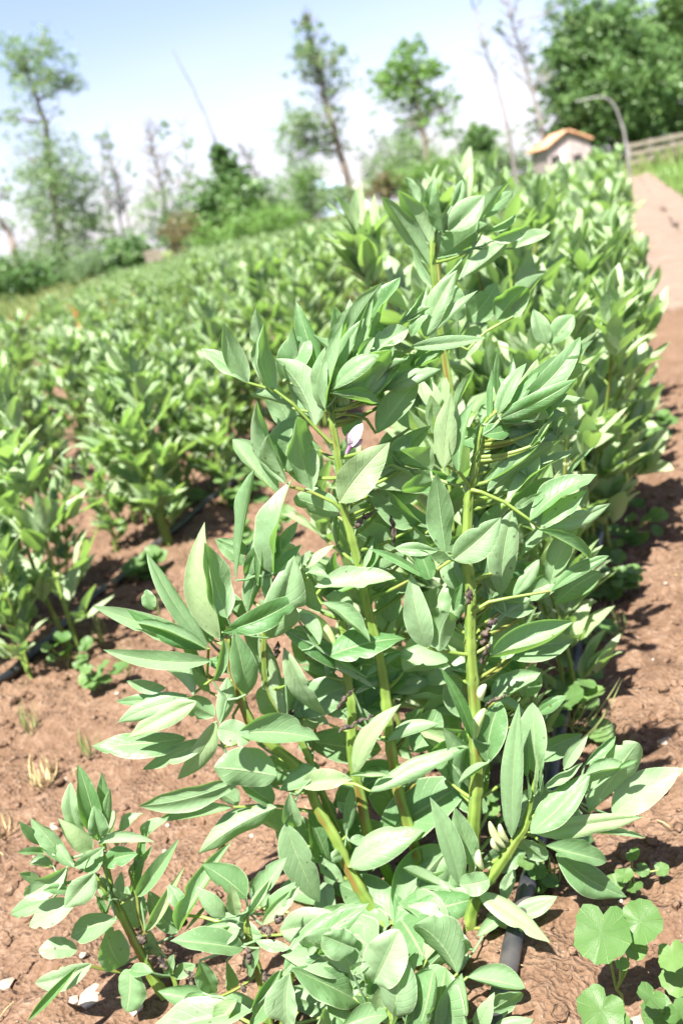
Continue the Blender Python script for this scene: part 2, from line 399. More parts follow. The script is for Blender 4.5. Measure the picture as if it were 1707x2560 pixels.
o = mb.build('ground', M['soil']); o['kind'] = 'structure'
# path beside the field, in a paler earth colour than the near soil
px_ = np.linspace(PATH_X0, PATH_X1, 26); py_ = PATH_Y0 + (PATH_Y1 - PATH_Y0) * np.linspace(0, 1, 300) ** 1.6
X, Y = np.meshgrid(px_, py_, indexing='ij')
edge = (vnoise(Y * 1.7, X * 0 + 3.3, 9) - .5) * 0.16
Xe = X + edge * np.where(X < 0.5, 1, -1)
Z = terrain(Xe, Y) + 0.012 + (vnoise(Xe * 12, Y * 12, 21) - .5) * 0.012
Z[0, :] -= 0.05; Z[-1, :] -= 0.05; Z[:, 0] -= 0.05
mb = MB(); mb.grid(np.stack([Xe, Y, Z], -1), np.stack([X, Y], -1), .5)
o = mb.build('dirt_path', M['path']); o['kind'] = 'structure'

# clods, grit and pebbles
ICO_V = []
ph = (1 + 5 ** .5) / 2
for a, b in ((-1, ph), (1, ph), (-1, -ph), (1, -ph)): ICO_V += [(a, b, 0), (0, a, b), (b, 0, a)]
ICO_V = np.array(ICO_V, float); ICO_V /= np.linalg.norm(ICO_V[0])
_d = np.linalg.norm(ICO_V[:, None] - ICO_V[None], axis=2); _e = sorted(_d[0])[1] * 1.05
ICO_F = [(i, j, k) for i in range(12) for j in range(i + 1, 12) for k in range(j + 1, 12) if _d[i, j] < _e and _d[j, k] < _e and _d[i, k] < _e]
def fix(V, F):
    out = []
    for i, j, k in F:
        n = np.cross(V[j] - V[i], V[k] - V[i])
        out.append((i, j, k) if n.dot(V[i]) > 0 else (i, k, j))
    return out
ICO_F = fix(ICO_V, ICO_F)
def subdiv(V, F):
    V = [tuple(v) for v in V]; cache = {}; F2 = []
    def mid(a, b):
        k = (min(a, b), max(a, b))
        if k not in cache:
            m = (np.array(V[a]) + np.array(V[b])) / 2; m /= np.linalg.norm(m); V.append(tuple(m)); cache[k] = len(V) - 1
        return cache[k]
    for a, b, c in F:
        x, y, z = mid(a, b), mid(b, c), mid(c, a); F2 += [(a, x, z), (x, b, y), (z, y, c), (x, y, z)]
    return np.array(V), F2
ICO2_V, ICO2_F = subdiv(ICO_V, ICO_F)
def lump(mb, c, r, flat=0.7, fine=False, jag=0.3, tint=.5):
    V, F = (ICO2_V, ICO2_F) if fine else (ICO_V, ICO_F)
    k = 1 + (NP.rand(len(V)) - .5) * 2 * jag * (0.6 if fine else 1)
    S = np.array([r * NP.uniform(.7, 1.3), r * NP.uniform(.7, 1.3), r * flat * NP.uniform(.7, 1.2)])
    a = NP.rand() * 6.28; ca, sa = math.cos(a), math.sin(a)
    P = V * k[:, None] * S; P = np.stack([P[:, 0] * ca - P[:, 1] * sa, P[:, 0] * sa + P[:, 1] * ca, P[:, 2]], -1)
    mb.tris(P + np.array(c), F, tint)
mb = MB(); n = 0
while n < 13000:
    x, y = NP.uniform(-2.1, 0.8), 0.45 + 3.6 * NP.rand() ** 1.3
    if abs(x + 0.45) < 0.05 and NP.rand() < .5: continue
    r = 0.0016 + 0.0115 * NP.rand() ** 4.2
    lump(mb, (x, y, sz(x, y) + r * .25), r, jag=.35); n += 1
o = mb.build('soil_crumbs', M['clod'], smooth=True); tag(o, 'loose reddish brown clods and crumbs lying on the bare soil', 'soil clods', kind='stuff')
mb = MB()
for _ in range(420):
    x, y = NP.uniform(-2.0, 0.9), 0.5 + 3.5 * NP.rand() ** 1.2
    r = 0.0018 + 0.005 * NP.rand() ** 3
    lump(mb, (x, y, sz(x, y) + r * .3), r, jag=.25)
o = mb.build('pebbles', M['stone']); tag(o, 'small pale pebbles and grit scattered over the soil', 'pebbles', kind='stuff')
mb = MB()
for _ in range(260):
    x, y = NP.uniform(-1.9, 0.75), 0.5 + 3.0 * NP.rand() ** 1.2; z = sz(x, y) + .003; a = NP.rand() * 6.28; l = NP.uniform(.006, .03)
    p = Vector((x, y, z)); d = Vector((math.cos(a), math.sin(a), NP.uniform(-.1, .25))) * l
    mb.tube([p, p + d * .5 + Vector((0, 0, NP.uniform(0, .003))), p + d], [.0006, .0008, .0004], 5)
o = mb.build('straw_bits', M['strawgrass']); tag(o, 'dry straw bits and dead stalk fragments strewn over the soil', 'plant debris', kind='stuff')
for (sx, sy, rr, lab) in ((225, 2490, .016, 'flat pale stone near the bottom left corner of the bare soil'),
                          (340, 2520, .019, 'broad pale stone under the drooping heart shaped leaf'),
                          (8, 2455, .014, 'pale stone at the left edge of the soil'),
                          (180, 2500, .010, 'small pale stone beside the flat stone bottom left'),
                          (130, 2050, .010, 'round pale pebble left of the low leafy shoot'),
                          (155, 1935, .008, 'little pale pebble just beside the straw coloured tuft'),
                          (1660, 1845, .012, 'pale stone on the soil right of the round leaved weeds'),
                          (1630, 2160, .012, 'white stone on the soil by the trailing green weeds'),
                          (1585, 2545, .012, 'pale stone between the round leaved weeds bottom right')):
    g = ground(sx, sy, 0.0)
    mb = MB(); lump(mb, (0, 0, 0), rr, fine=False, jag=.3, flat=.5)
    o = mb.build('stone', M['stone'], smooth=False); o.location = (g.x, g.y, sz(g.x, g.y) + rr * .05)
    tag(o, lab, 'stone', 'stones on the soil')

# ------------------------------------------------------------------ drip pipes
def pipe(x0, y0, y1, label, n=160, slope=0.0):
    mb = MB(); pts = []
    for i in range(n):
        y = y0 + (y1 - y0) * (i / (n - 1)) ** 1.8
        x = x0 + slope * y + 0.012 * math.sin(y * 2.1 + x0) + 0.02 * math.sin(y * .7 + 2 * x0)
        pts.append((x, y, sz(x, y) * .5 + tz(x, y) * .5 + 0.016))
    mb.tube(pts, 0.0115, 12)
    return tag(mb.build('drip_pipe', M['pipe']), label, 'irrigation pipe', 'drip pipes along the rows')
PA = ground(1222, 2560); PB = ground(1308, 2180)
sl_ = (PB.x - PA.x) / (PB.y - PA.y)
pipe(PA.x - sl_ * PA.y, 0.3, 6.0, 'black drip pipe running beside the tall front plants', slope=sl_)
LA = ground(2 * G, 1592 * G); LB = ground(560 * G, 1108 * G)
sl_ = (LB.x - LA.x) / (LB.y - LA.y)
pipe(LA.x - sl_ * LA.y, 0.6, 9.0, 'black drip pipe crossing the soil in front of the second row', slope=sl_)
print('pipes', PA, PB, LA, LB)

# ------------------------------------------------------------------ hero plants, measured leaflet by leaflet
CROP = {'1': (480, 700, .3827), '2': (1000, 750, .3827), '3': (200, 1280, .3827), '4': (640, 1280, .3827), '5': (0, 1880, .4337),
        '6': (480, 1850, .4528), '7': (1050, 1700, .4190), '8': (900, 400, .3827), 'c': (400, 700, .5485), 'd': (850, 800, .5466),
        'e': (200, 1300, .5485), 'f': (850, 1700, .5466), 'g': (0, 0, 1.0887)}
def cpx(c, x, y): a, b, s = CROP[c]; return a + x * s, b + y * s
class Hero:
    def __init__(s, name, base_px, label, group=None):
        g = ground(*base_px); s.D = (g - CAM).dot(HEAD)
        s.root = thing(name, (g.x, g.y, tz(g.x, g.y)), label, 'plant', group)
        s.stems = []; s.rs = random.Random(len(label) * 13 + int(base_px[0])); s.n = 0
    def P(s, c, x, y, off=0.0):
        px, py = cpx(c, x, y); return at(px, py, s.D - off)
    def stem(s, segs, r0, r1, off=0.0, foot=True):
        """segs: list of (crop, x, y[, off]) from the top down"""
        pts = []
        for q in segs:
            c, x, y = q[:3]; pts.append(s.P(c, x, y, (q[3] if len(q) > 3 else off)))
        if foot:
            l = pts[-1]
            if l.z > -0.02: pts.append(Vector((l.x + (l.x - pts[-2].x) * .2, l.y, -0.03)))
        # smooth by Catmull-Rom resampling
        out = []
        for i in range(len(pts) - 1):
            p0, p1, p2, p3 = pts[max(i - 1, 0)], pts[i], pts[i + 1], pts[min(i + 2, len(pts) - 1)]
            for k in range(6):
                t = k / 6; t2, t3 = t * t, t * t * t
                out.append(.5 * ((2 * p1) + (p2 - p0) * t + (2 * p0 - 5 * p1 + 4 * p2 - p3) * t2 + (3 * p1 - p0 - 3 * p2 + p3) * t3))
        out.append(pts[-1])
        m = len(out); rr = [.88 * (r0 + (r1 - r0) * (i / (m - 1)) ** .7) for i in range(m)]
        for i in range(m):
            if i % 7 == 3: rr[i] *= 1.16           # nodes
        mb = MB(); mb.tube(out, rr, 16, square=.15)
        local(mb.build('stem', M['stem']), s.root); s.stems.append(out)
    def near(s, p):
        best = None
        for st in s.stems:
            for q in st:
                d = (q - p).length + max(0, q.z - p.z + .005) * 1.2
                if best is None or d < best[0]: best = (d, q)
        return best[1]
    def leaflet(s, mb, c, bx, by, tx, ty, W, roll, db=0.0, dt=None, kind=None):
        rs = s.rs; s.n += 1
        db *= .01
        dt = db + rs.uniform(-.018, .018) if dt is None else dt * .01
        B = s.P(c, bx, by, db); T = s.P(c, tx, ty, dt)
        if B.z < .022: B = ground(*cpx(c, bx, by), .022)          # leaves near the soil lie in front of the stem, never under ground
        if T.z < .032: T = ground(*cpx(c, tx, ty), .032)
        ax = T - B; L = ax.length; a = ax / L
        mid = (B + T) / 2; tc = (CAM - mid).normalized()
        n0 = (tc - a * tc.dot(a)).normalized(); q = a.cross(n0)
        if q.dot(SUN) < 0: q = -q
        rr = rad(roll + rs.uniform(-9, 9)); n = n0 * math.cos(rr) + q * math.sin(rr)
        z = (mid - CAM).dot(FWD)
        Wm = W * CROP[c][2] * z / FPX / max(math.cos(rr), .62) * 1.02
        Wm = min(Wm * .90, L * .76)
        nf = n if roll >= -18 else -n
        if kind is None: kind = 'round' if Wm / L > .72 else 'oval' if Wm / L > .60 else ('pointed' if rs.random() < .75 else 'mid')
        tint = min(1, max(0, rs.gauss(.5, .30) + (.08 if roll > 15 else -.06 if roll < -20 else 0)))  # random tone plus painted light: paler if turned to the sun, darker if away
        fo = rs.uniform(.15, .95)
        leaf(mb, B, a, nf, L, Wm / math.cos(fo * .55), fold=fo, bend=rs.uniform(-.02, .10), wave=rs.uniform(.015, .085), twist=rs.uniform(-.55, .55),
             tint=tint, nu=24, nv=10, kind=kind, rs=rs, droop=rs.choice((0, 0, .05, .12)), roll=rs.uniform(-.9, .9), bite=rs.choice((0, 0, 0, .25, .4)))
        return B
    def leaves(s, text):
        """lines: 'P crop x y x y ...' starts a compound leaf with a drawn petiole; '+' starts one attached to the nearest stem; others are leaflets"""
        mb = None; pet = None; bases = []
        def flush():
            nonlocal mb, pet, bases
            if mb is None: return
            if pet is not None: pp = pet
            else:
                cbs = sum(bases, Vector()) / len(bases); q = s.near(cbs)
                m = (q + cbs) / 2 - Vector((0, 0, .12 * (q - cbs).length)); pp = [q, m, cbs]
                for b in bases:
                    if (b - cbs).length > .006: mb.tube([cbs, (cbs + b) / 2 - Vector((0, 0, .002)), b], [.0016, .0014, .0012], 6)
            if pet is None:
                pts = [pp[0] * (1 - t) ** 2 + pp[1] * 2 * t * (1 - t) + pp[2] * t * t for t in [i / 7 for i in range(8)]]
            else: pts = pp
            if (pts[0] - pts[-1]).length > .004:
                mbp = MB(); m = len(pts); mbp.tube(pts, [.0026 - .0010 * i / (m - 1) for i in range(m)], 8)
                d0 = (pts[1] - pts[0]).normalized()
                a = (d0 * .35 + Vector((0, 0, .9))).normalized(); nn = d0 - a * d0.dot(a); st = None
                if nn.length > .05: st = MB(); leaf(st, pts[0] + d0 * .002 - a * .004, a, -nn.normalized(), .018, .014, fold=.5, tint=.8, nu=8, nv=4, rs=s.rs)
                lf = mb.build('leaf', M['bean']); local(lf, s.root)
                po = mbp.build('petiole', M['stem']); po.parent = lf
                if st: st.build('stipule', M['bean']).parent = lf
            else:
                local(mb.build('leaf', M['bean']), s.root)
            mb = None; pet = None; bases = []
        for ln in text.strip().splitlines():
            k = ln.split()
            if not k: continue
            if k[0] == 'P':
                flush(); mb = MB(); v = list(map(float, k[2:])); off = 0
                if len(v) % 2: off = v.pop() * .01
                m = len(v) // 2
                pet = [s.P(k[1], v[2 * i], v[2 * i + 1], off * i / max(1, m - 1)) for i in range(m)]
                q = s.near(pet[0])
                if (q - pet[0]).length < .05: pet.insert(0, q)
            elif k[0] == '+':
                flush(); mb = MB()
                if len(k) > 1: bases.append(s.leaflet(mb, k[1], *map(float, k[2:])))
            else: bases.append(s.leaflet(mb, k[0], *map(float, k[1:])))
        flush()
    def spike(s, name, mat, c, bx, by, tx, ty, W, off=.01, label=None, bumps=0, crumple=0.0):
        B, T = s.P(c, bx, by, off), s.P(c, tx, ty, off + .006); z = (B - CAM).dot(FWD); r = W * CROP[c][2] * z / FPX / 2 * (.62 if name == 'withered_flower' else 1)
        mb = MB(); m = 14; rs = s.rs; side = (T - B).cross(FWD).normalized()
        pts = [B.lerp(T, i / (m - 1)) + side * (math.sin(i / (m - 1) * 3.14) * r * .6) + Vector((rs.uniform(-1, 1), rs.uniform(-1, 1), rs.uniform(-1, 1))) * r * crumple for i in range(m)]
        rr = [max(.12, math.sin(min(1, (i + .4) / (m - .2)) * 3.1416) ** .55) * r * (1 + (.10 * math.sin(i * 2.2) if bumps else 0)) * (1 + crumple * rs.uniform(-1, 1)) for i in range(m)]
        mb.tube(pts, rr, 9, square=crumple * .4)
        o = mb.build(name, mat); local(o, s.root)
        if label: o['label'] = label
        return o
    def flower(s, c, bx, by, tx, ty):
        B, T = s.P(c, bx, by, .012), s.P(c, tx, ty, .02); a = (T - B); L = a.length; a = a / L
        n = (CAM - B).normalized(); n = (n - a * n.dot(a)).normalized()
        mb = MB()
        leaf(mb, B, a, n, L, L * .55, fold=.9, bend=.12, nu=8, nv=4, kind='oval', rs=s.rs)
        fo = mb.build('flower', M['petal']); local(fo, s.root)
        mb = MB(); q = a.cross(n)
        for sg in (-1, 1): leaf(mb, B + q * sg * .002, (a * .8 + q * sg * .3 + n * .25).normalized(), n, L * .6, L * .26, fold=.4, nu=6, nv=4, kind='oval', rs=s.rs)
        mb.tube([B - a * L * .35, B + a * .12 * L], [.0018, .004], 7)
        w_ = mb.build('wing_petal', M['petalspot']); w_.parent = fo

GRP = 'tall broad bean plants at the front of the row'
A = Hero('broad_bean_plant', (1010, 2262), 'tallest in-focus bean plant, centre, with stems rising behind the left leaf cluster', GRP)
A.stem([('1', 890, 690), ('1', 905, 850), ('1', 930, 1010), ('1', 960, 1200), ('1', 990, 1480), ('4', 620, 150), ('4', 665, 330), ('4', 740, 680), ('4', 795, 900),
        ('4', 832, 1100), ('4', 855, 1300), ('6', 1100, 60), ('6', 1130, 250), ('6', 1180, 430), ('6', 1235, 620)], .0035, .0088, 0)
A.stem([('3', 960, 800, .03), ('3', 965, 900, .03), ('3', 1020, 1100, .02), ('3', 1130, 1400, .02), ('6', 560, 130, .01), ('6', 640, 240, .01), ('6', 690, 370, .01), ('6', 790, 540, .015),
        ('6', 860, 700, .015), ('6', 950, 860, .02), ('6', 1060, 1010, .02)], .0042, .0100)
A.stem([('4', 560, 700, -.02), ('4', 600, 1100, -.015), ('4', 625, 1300, -.01), ('6', 880, 60, -.01), ('6', 905, 200, -.01), ('6', 935, 330, -.01), ('6', 955, 450, -.01), ('6', 990, 570, -.01), ('6', 1090, 760, -.01)], .0060, .0090)
A.stem([('c', 500, 1350, .01), ('3', 1200, 900, .01), ('3', 1250, 1200, .0), ('6', 600, 0, .0), ('6', 740, 350, -.01), ('6', 860, 600, -.01)], .003, .006, foot=False)
A.leaves('''
P 1 900 1060 800 960 660 810 540 720 365 670
1 365 668 205 280 140 -22
1 367 676 65 435 115 32
1 535 735 425 290 135 -48
1 540 720 405 180 145 -26 -1
1 800 960 545 515 215 -46
1 785 900 655 300 175 -44 -2
1 860 800 650 150 190 12 -4
1 690 1010 460 620 170 -24 -5
P 1 980 1500 920 1450 790 1390 640 1350
1 785 1370 670 890 235 -36
1 622 1322 470 1010 130 -40 1
1 605 1330 390 790 195 -34 -1
1 560 1400 265 1040 250 24 -3
1 770 1350 560 900 150 22 -4
+
1 965 1450 1290 1060 265 8 2 3
+
1 870 840 985 280 130 42 1
1 905 720 1125 250 95 22
1 915 715 1195 470 120 40 2
1 1000 700 1300 455 205 -46 1
1 1120 725 1390 490 150 -46
1 905 735 1225 805 160 38 2
+
1 1020 350 1240 15 150 -22
1 1050 520 1180 90 145 8
1 1190 410 1360 -20 165 48 -1
1 1200 460 1410 320 130 46
1 1080 500 1190 375 90 -12 1
1 1030 330 1030 120 60 36 -1
1 960 400 930 170 115 0 -5
P 1 905 800 1020 750 1220 620 1390 470 1500 420 -2
8 420 1150 635 715 155 28 -2
8 430 1155 760 830 75 18 -2
8 330 1220 825 1160 95 10 -1
8 270 1050 430 840 115 -14 -2
8 250 1090 455 960 90 -22 -2
8 330 1150 450 1000 80 20 -2
8 360 1350 550 1250 130 22 -3
8 330 1350 600 1110 165 24 -5
P 1 940 870 1050 880 1140 910 1200 1000 -1
1 1210 1000 1480 640 270 0 -1
8 330 1340 475 1515 95 24 -2
1 1000 1020 1110 870 125 28 -2
+
1 1310 1170 1560 950 130 -22 -3
1 1290 1110 1430 1020 115 0 -2
1 1560 1250 1340 1190 200 -40 -4
1 1370 1370 1570 1250 200 -40 -4
+
1 1060 1450 1310 1230 245 -44 -2
+
1 955 1545 665 1415 205 -34 -1
+
c 345 1370 430 865 115 -38 2
c 520 1340 568 910 140 42 2
c 447 1390 465 1115 52 28 2.5
c 380 1300 250 1180 90 20 -3
c 500 1340 640 1200 60 30 2
P 4 620 420 480 440 390 540 430 600 1
4 385 490 910 435 155 38 1.5
4 430 592 755 845 135 38 2
+
4 630 420 770 165 205 -18 -1
4 690 430 960 300 160 -30 -4
+
4 330 360 505 210 62 30 1
4 300 350 355 250 50 10 1
4 330 400 470 420 65 38 1
4 450 560 640 640 120 -30 -2
+
4 480 940 975 812 215 34 2
4 160 750 670 1040 140 8 2
4 300 905 780 1160 160 -32 2.5
4 260 680 430 850 105 -48 2
4 720 1080 960 920 110 -36 1
+
4 185 890 445 1380 145 18 3
3 1355 1370 1155 785 250 -26 2
+
4 870 800 830 530 145 -40 -3
4 540 620 500 230 110 -34 -5
4 620 600 470 330 130 -30 -6
+
6 895 190 1120 -190 120 16 2 3
4 860 1500 1195 1375 165 -34 1
4 1030 1568 1190 1290 210 18 -3
4 560 1300 770 1490 155 -42 -1
4 640 1190 860 1090 40 10 -1
P 3 960 1030 870 1090 830 1060 840 890 4
3 842 885 450 265 135 -14 4
3 822 890 310 640 140 10 4
3 820 900 80 615 170 18 3
3 830 900 325 718 115 14 4.5
3 850 975 150 900 155 -10 5
3 480 640 430 510 95 28 1
+
3 910 830 795 75 225 24 3
3 960 690 815 200 205 -40 4
3 930 785 1438 570 175 -12 5
3 1235 825 1400 285 265 -12 2
P 3 960 1000 880 1080 740 1190 4
3 740 1200 460 965 255 -36 5
3 560 1150 305 1105 100 5 4
3 700 1195 235 1240 90 0 4
3 722 1222 245 1380 185 12 4.5
3 760 1240 310 1475 135 28 6
3 880 1335 700 1225 145 -30 4
3 690 1480 75 1515 190 28 2
+
3 870 1110 940 830 95 2 5
3 1092 1190 1000 770 175 -14 5
3 915 1385 965 1080 135 -16 5
P 3 1020 1120 1060 1230 1000 1330 1010 1440 5
3 1030 1450 1562 1490 255 22 5
3 1110 1480 900 1420 210 10 5
e 895 1168 610 1130 205 -22 4
+
e 590 1000 285 1140 100 10 3
e 620 920 440 1195 110 -12 4
e 740 1180 270 1305 115 -26 3
P e 1060 1330 900 1305 700 1310 2
e 690 1312 340 1370 100 10 2
e 895 1312 540 1505 175 -22 3
e 720 1302 600 1230 155 -32 1
e 880 1292 730 1190 125 22 1
+
6 600 255 885 215 140 10 3
6 690 165 468 275 125 16 3
6 540 295 560 495 140 16 4
6 515 465 705 918 195 16 4
P 6 700 250 820 240 900 245 985 285 3
6 985 285 1560 20 120 10 3 2
6 870 195 1100 190 70 20 2
+
6 1040 540 1560 210 340 22 -1
+
6 870 700 1265 495 205 8 3
+
6 1150 970 1400 590 340 -32 -1
6 1160 978 1570 860 255 16 0
6 1145 985 1290 1230 340 4 2
+
6 1130 970 830 790 250 -24 -1
6 1010 1090 715 1090 160 -14 0
6 1060 1060 870 940 200 -20 -1
+
6 780 740 640 400 210 -18 -3
6 800 710 900 370 210 -18 -4
6 700 640 840 790 90 -5 -1
+
6 850 530 880 260 70 0 1
6 860 400 800 340 50 10 1
6 870 560 960 540 60 5 2
6 830 640 770 660 80 -5 2
''')
def filler(H, n, box, seed, dmin=-8, dmax=-2):
    rs = random.Random(seed); tx = []
    for _ in range(n):
        x, y = rs.uniform(box[0], box[2]), rs.uniform(box[1], box[3]); an = rs.uniform(-3.0, .2); l = rs.uniform(95, 190)
        tx.append('+\ng %.0f %.0f %.0f %.0f %.0f %.0f %.1f' % (x, y, x + math.cos(an) * l, y + math.sin(an) * l * .8, l * rs.uniform(.42, .62), rs.uniform(-45, 30), rs.uniform(dmin, dmax)))
    H.leaves('\n'.join(tx))
def tips(H, n, box, seed, lean=0.0, dmin=-4, dmax=1.5):
    rs = random.Random(seed); tx = []
    for _ in range(n):
        x, y = rs.uniform(box[0], box[2]), rs.uniform(box[1], box[3]); an = -1.57 + lean + rs.gauss(0, .5); l = rs.uniform(75, 150)
        tx.append('+\ng %.0f %.0f %.0f %.0f %.0f %.0f %.1f' % (x, y, x + math.cos(an) * l, y + math.sin(an) * l, l * rs.uniform(.28, .42), rs.uniform(-45, 40), rs.uniform(dmin, dmax)))
    H.leaves('\n'.join(tx))
tips(A, 18, (740, 800, 940, 960), 41, .25)
tips(A, 12, (440, 1430, 640, 1600), 42, -.7, -3, 3)
tips(A, 10, (560, 1250, 700, 1420), 43, .1, -3, 2)
filler(A, 26, (640, 1480, 1010, 2060), 5)
filler(A, 12, (560, 1600, 900, 2150), 6, -10, -4)
filler(A, 26, (720, 1180, 1000, 1640), 25, -7, -1.5)
filler(A, 12, (640, 860, 960, 1180), 26, -6, -2)
filler(A, 14, (720, 1980, 1120, 2260), 27, -7, -1)
A.flower('1', 1035, 1085, 1112, 935)
A.spike('pod', M['pod'], '4', 250, 640, 520, 870, 95, .0)
for q in (('4', 540, 1440, 765, 1335, 55), ('4', 525, 1300, 640, 1150, 42), ('4', 640, 110, 790, -20, 55), ('4', 880, 20, 900, 210, 45), ('4', 135, 960, 150, 850, 45), ('4', 230, 1370, 240, 1290, 40)):
    A.spike('withered_flower', M['dry'], *q, crumple=.6)

B = Hero('broad_bean_plant', (1165, 2300), 'bean plant with long straight right-hand stem and forked low shoot beside the pipe', GRP)
B.stem([('2', 640, 720, .0), ('2', 560, 800), ('2', 520, 900), ('2', 500, 1050), ('2', 470, 1180), ('2', 450, 1280), ('2', 440, 1480), ('4', 1375, 300), ('4', 1400, 480), ('4', 1400, 700),
        ('4', 1400, 900), ('4', 1415, 1100), ('4', 1430, 1300), ('4', 1430, 1450), ('7', 340, 560), ('7', 328, 750), ('7', 315, 950), ('7', 330, 1100), ('7', 335, 1250)], .003, .0092, -.005)
B.stem([('7', 690, 600, .05), ('7', 650, 760, .05), ('7', 630, 870, .05), ('7', 580, 945, .05), ('7', 520, 1040, .05), ('7', 430, 1170, .045), ('7', 370, 1240, .04), ('7', 320, 1350, .035), ('7', 280, 1540, .03)], .0028, .0085)
B.leaves('''
P 2 450 1210 390 1130 300 1080
2 282 1100 335 600 155 30 .5
2 320 1072 370 790 90 8 -.5
2 380 1120 470 645 135 34 1
2 350 745 465 440 72 -22 -1
+
2 585 800 600 450 58 10
2 640 640 645 315 52 0 -1
2 690 570 735 370 60 -12 -1
2 640 745 815 400 110 14 1
2 560 820 560 680 80 -40
2 720 720 910 460 72 10 1
+
2 655 760 1190 240 155 -16 0
2 690 735 1260 260 165 4 -1
2 700 715 1295 180 115 -26 -2
2 655 775 1155 515 155 -12 1
2 680 795 1100 600 140 14 0
2 665 810 970 750 190 -36 0
2 540 880 730 840 115 30 1.5
+
2 540 1195 980 870 115 38 -1
2 570 1250 1040 900 135 -32 0
2 1000 925 1110 730 60 -22 -1
P 2 470 1240 530 1255 680 1320 850 1440 910 1490 1
2 700 1310 1150 960 135 38 0
2 740 1365 930 1260 60 -16 0
2 1080 1160 1272 955 42 -10 -2
2 850 1440 1285 1140 175 34 1
2 918 1490 1210 1235 125 34 1.5
2 950 1472 1385 1330 115 -12 1
2 895 1500 1270 1700 135 28 2
+
2 210 1180 10 1240 135 -44 -2
2 200 1120 0 980 190 -40 -3
+
2 300 1650 235 1130 195 -28 1
4 1290 312 1600 35 225 2 1
P 4 1350 330 1280 310 1190 370 1130 440 2
4 1125 445 735 228 75 8 2
4 1135 440 1060 250 175 0 2.5
4 1185 255 905 235 95 8 2
+
d 740 1255 790 870 135 -18 -2
d 690 1280 610 1060 150 -22 -3
P d 600 1340 680 1290 780 1270 960 1240 1
d 790 1265 910 1095 72 -12 .5
d 965 1240 1228 1080 62 -6 .5
d 960 1210 1090 940 145 10 -2
d 980 1300 1190 1150 155 10 -4
+
d 690 1540 1062 1370 235 16 1
d 690 1420 860 1270 160 -20 -2
P 4 1350 930 1180 905 1120 885 1
4 1122 885 1010 400 195 -12 1
4 1195 912 1270 655 215 -22 1.5
d 520 1330 560 1200 52 -10 0
+
4 1412 1485 1200 1010 110 -12 2
7 405 500 480 130 205 22 1
7 700 200 865 100 85 10 -1
7 400 500 225 620 85 -26 2
+
7 545 940 570 160 135 32 5.5
7 690 560 660 145 185 28 3
7 640 580 620 300 92 18 4
7 680 690 692 450 28 10 5.5
7 710 660 742 450 32 10 5.5
7 650 720 640 600 24 10 5.5
7 720 690 720 520 26 0 5
+
7 660 915 1018 552 185 22 6.5
7 740 650 970 495 105 -16 5
7 860 530 1000 340 92 -16 4.5
7 980 510 1175 338 92 -16 4
7 980 580 1230 510 130 10 5
7 1180 540 1302 480 62 28 4.5
7 1010 795 1300 375 300 -36 3
7 1150 812 1568 530 235 2 2.5
7 690 920 1345 825 120 -16 5.5
7 970 915 1345 945 85 6 5
P 7 580 950 630 920 680 935 745 992 5.5
7 750 992 1138 1072 195 22 7
7 810 1040 1232 1297 195 2 5.5
7 590 960 740 1080 150 -38 4
+
7 235 1225 58 700 135 18 5
7 330 1115 215 770 155 -8 3.5
7 240 1225 415 1190 155 -12 6
7 350 1275 778 1570 130 28 6
+
7 560 1390 815 1290 110 14 3
7 340 1530 500 1420 100 5 3
6 1470 1285 1420 1130 200 -18 2
7 500 1330 560 1130 90 -10 2
7 400 1400 620 1500 110 -10 2.5
''')
filler(B, 22, (1010, 1350, 1230, 2080), 8)
filler(B, 24, (1080, 1150, 1230, 1820), 28, -8, -2)
filler(B, 10, (1130, 940, 1240, 1180), 29, -4, -1)
tips(B, 14, (1185, 890, 1250, 1040), 44, .5)
B.spike('pod', M['pod'], '7', 325, 360, 385, 175, 62, .01)
for q in (('7', 505, 1000, 415, 850, 48), ('7', 525, 965, 475, 865, 42), ('7', 375, 1130, 350, 1020, 48), ('7', 470, 1020, 430, 950, 36)):
    B.spike('flower_bud', M['bud'], *q, off=.055)
for q in (('4', 1385, 490, 1375, 605, 60), ('4', 1480, 860, 1560, 700, 75), ('4', 1470, 1000, 1530, 850, 40), ('7', 385, 155, 520, 90, 28)):
    B.spike('withered_flower', M['dry'], *q, off=.012, crumple=.6)
B.spike('bract', M['bud'], '4', 1470, 1230, 1500, 1130, 55, .012)

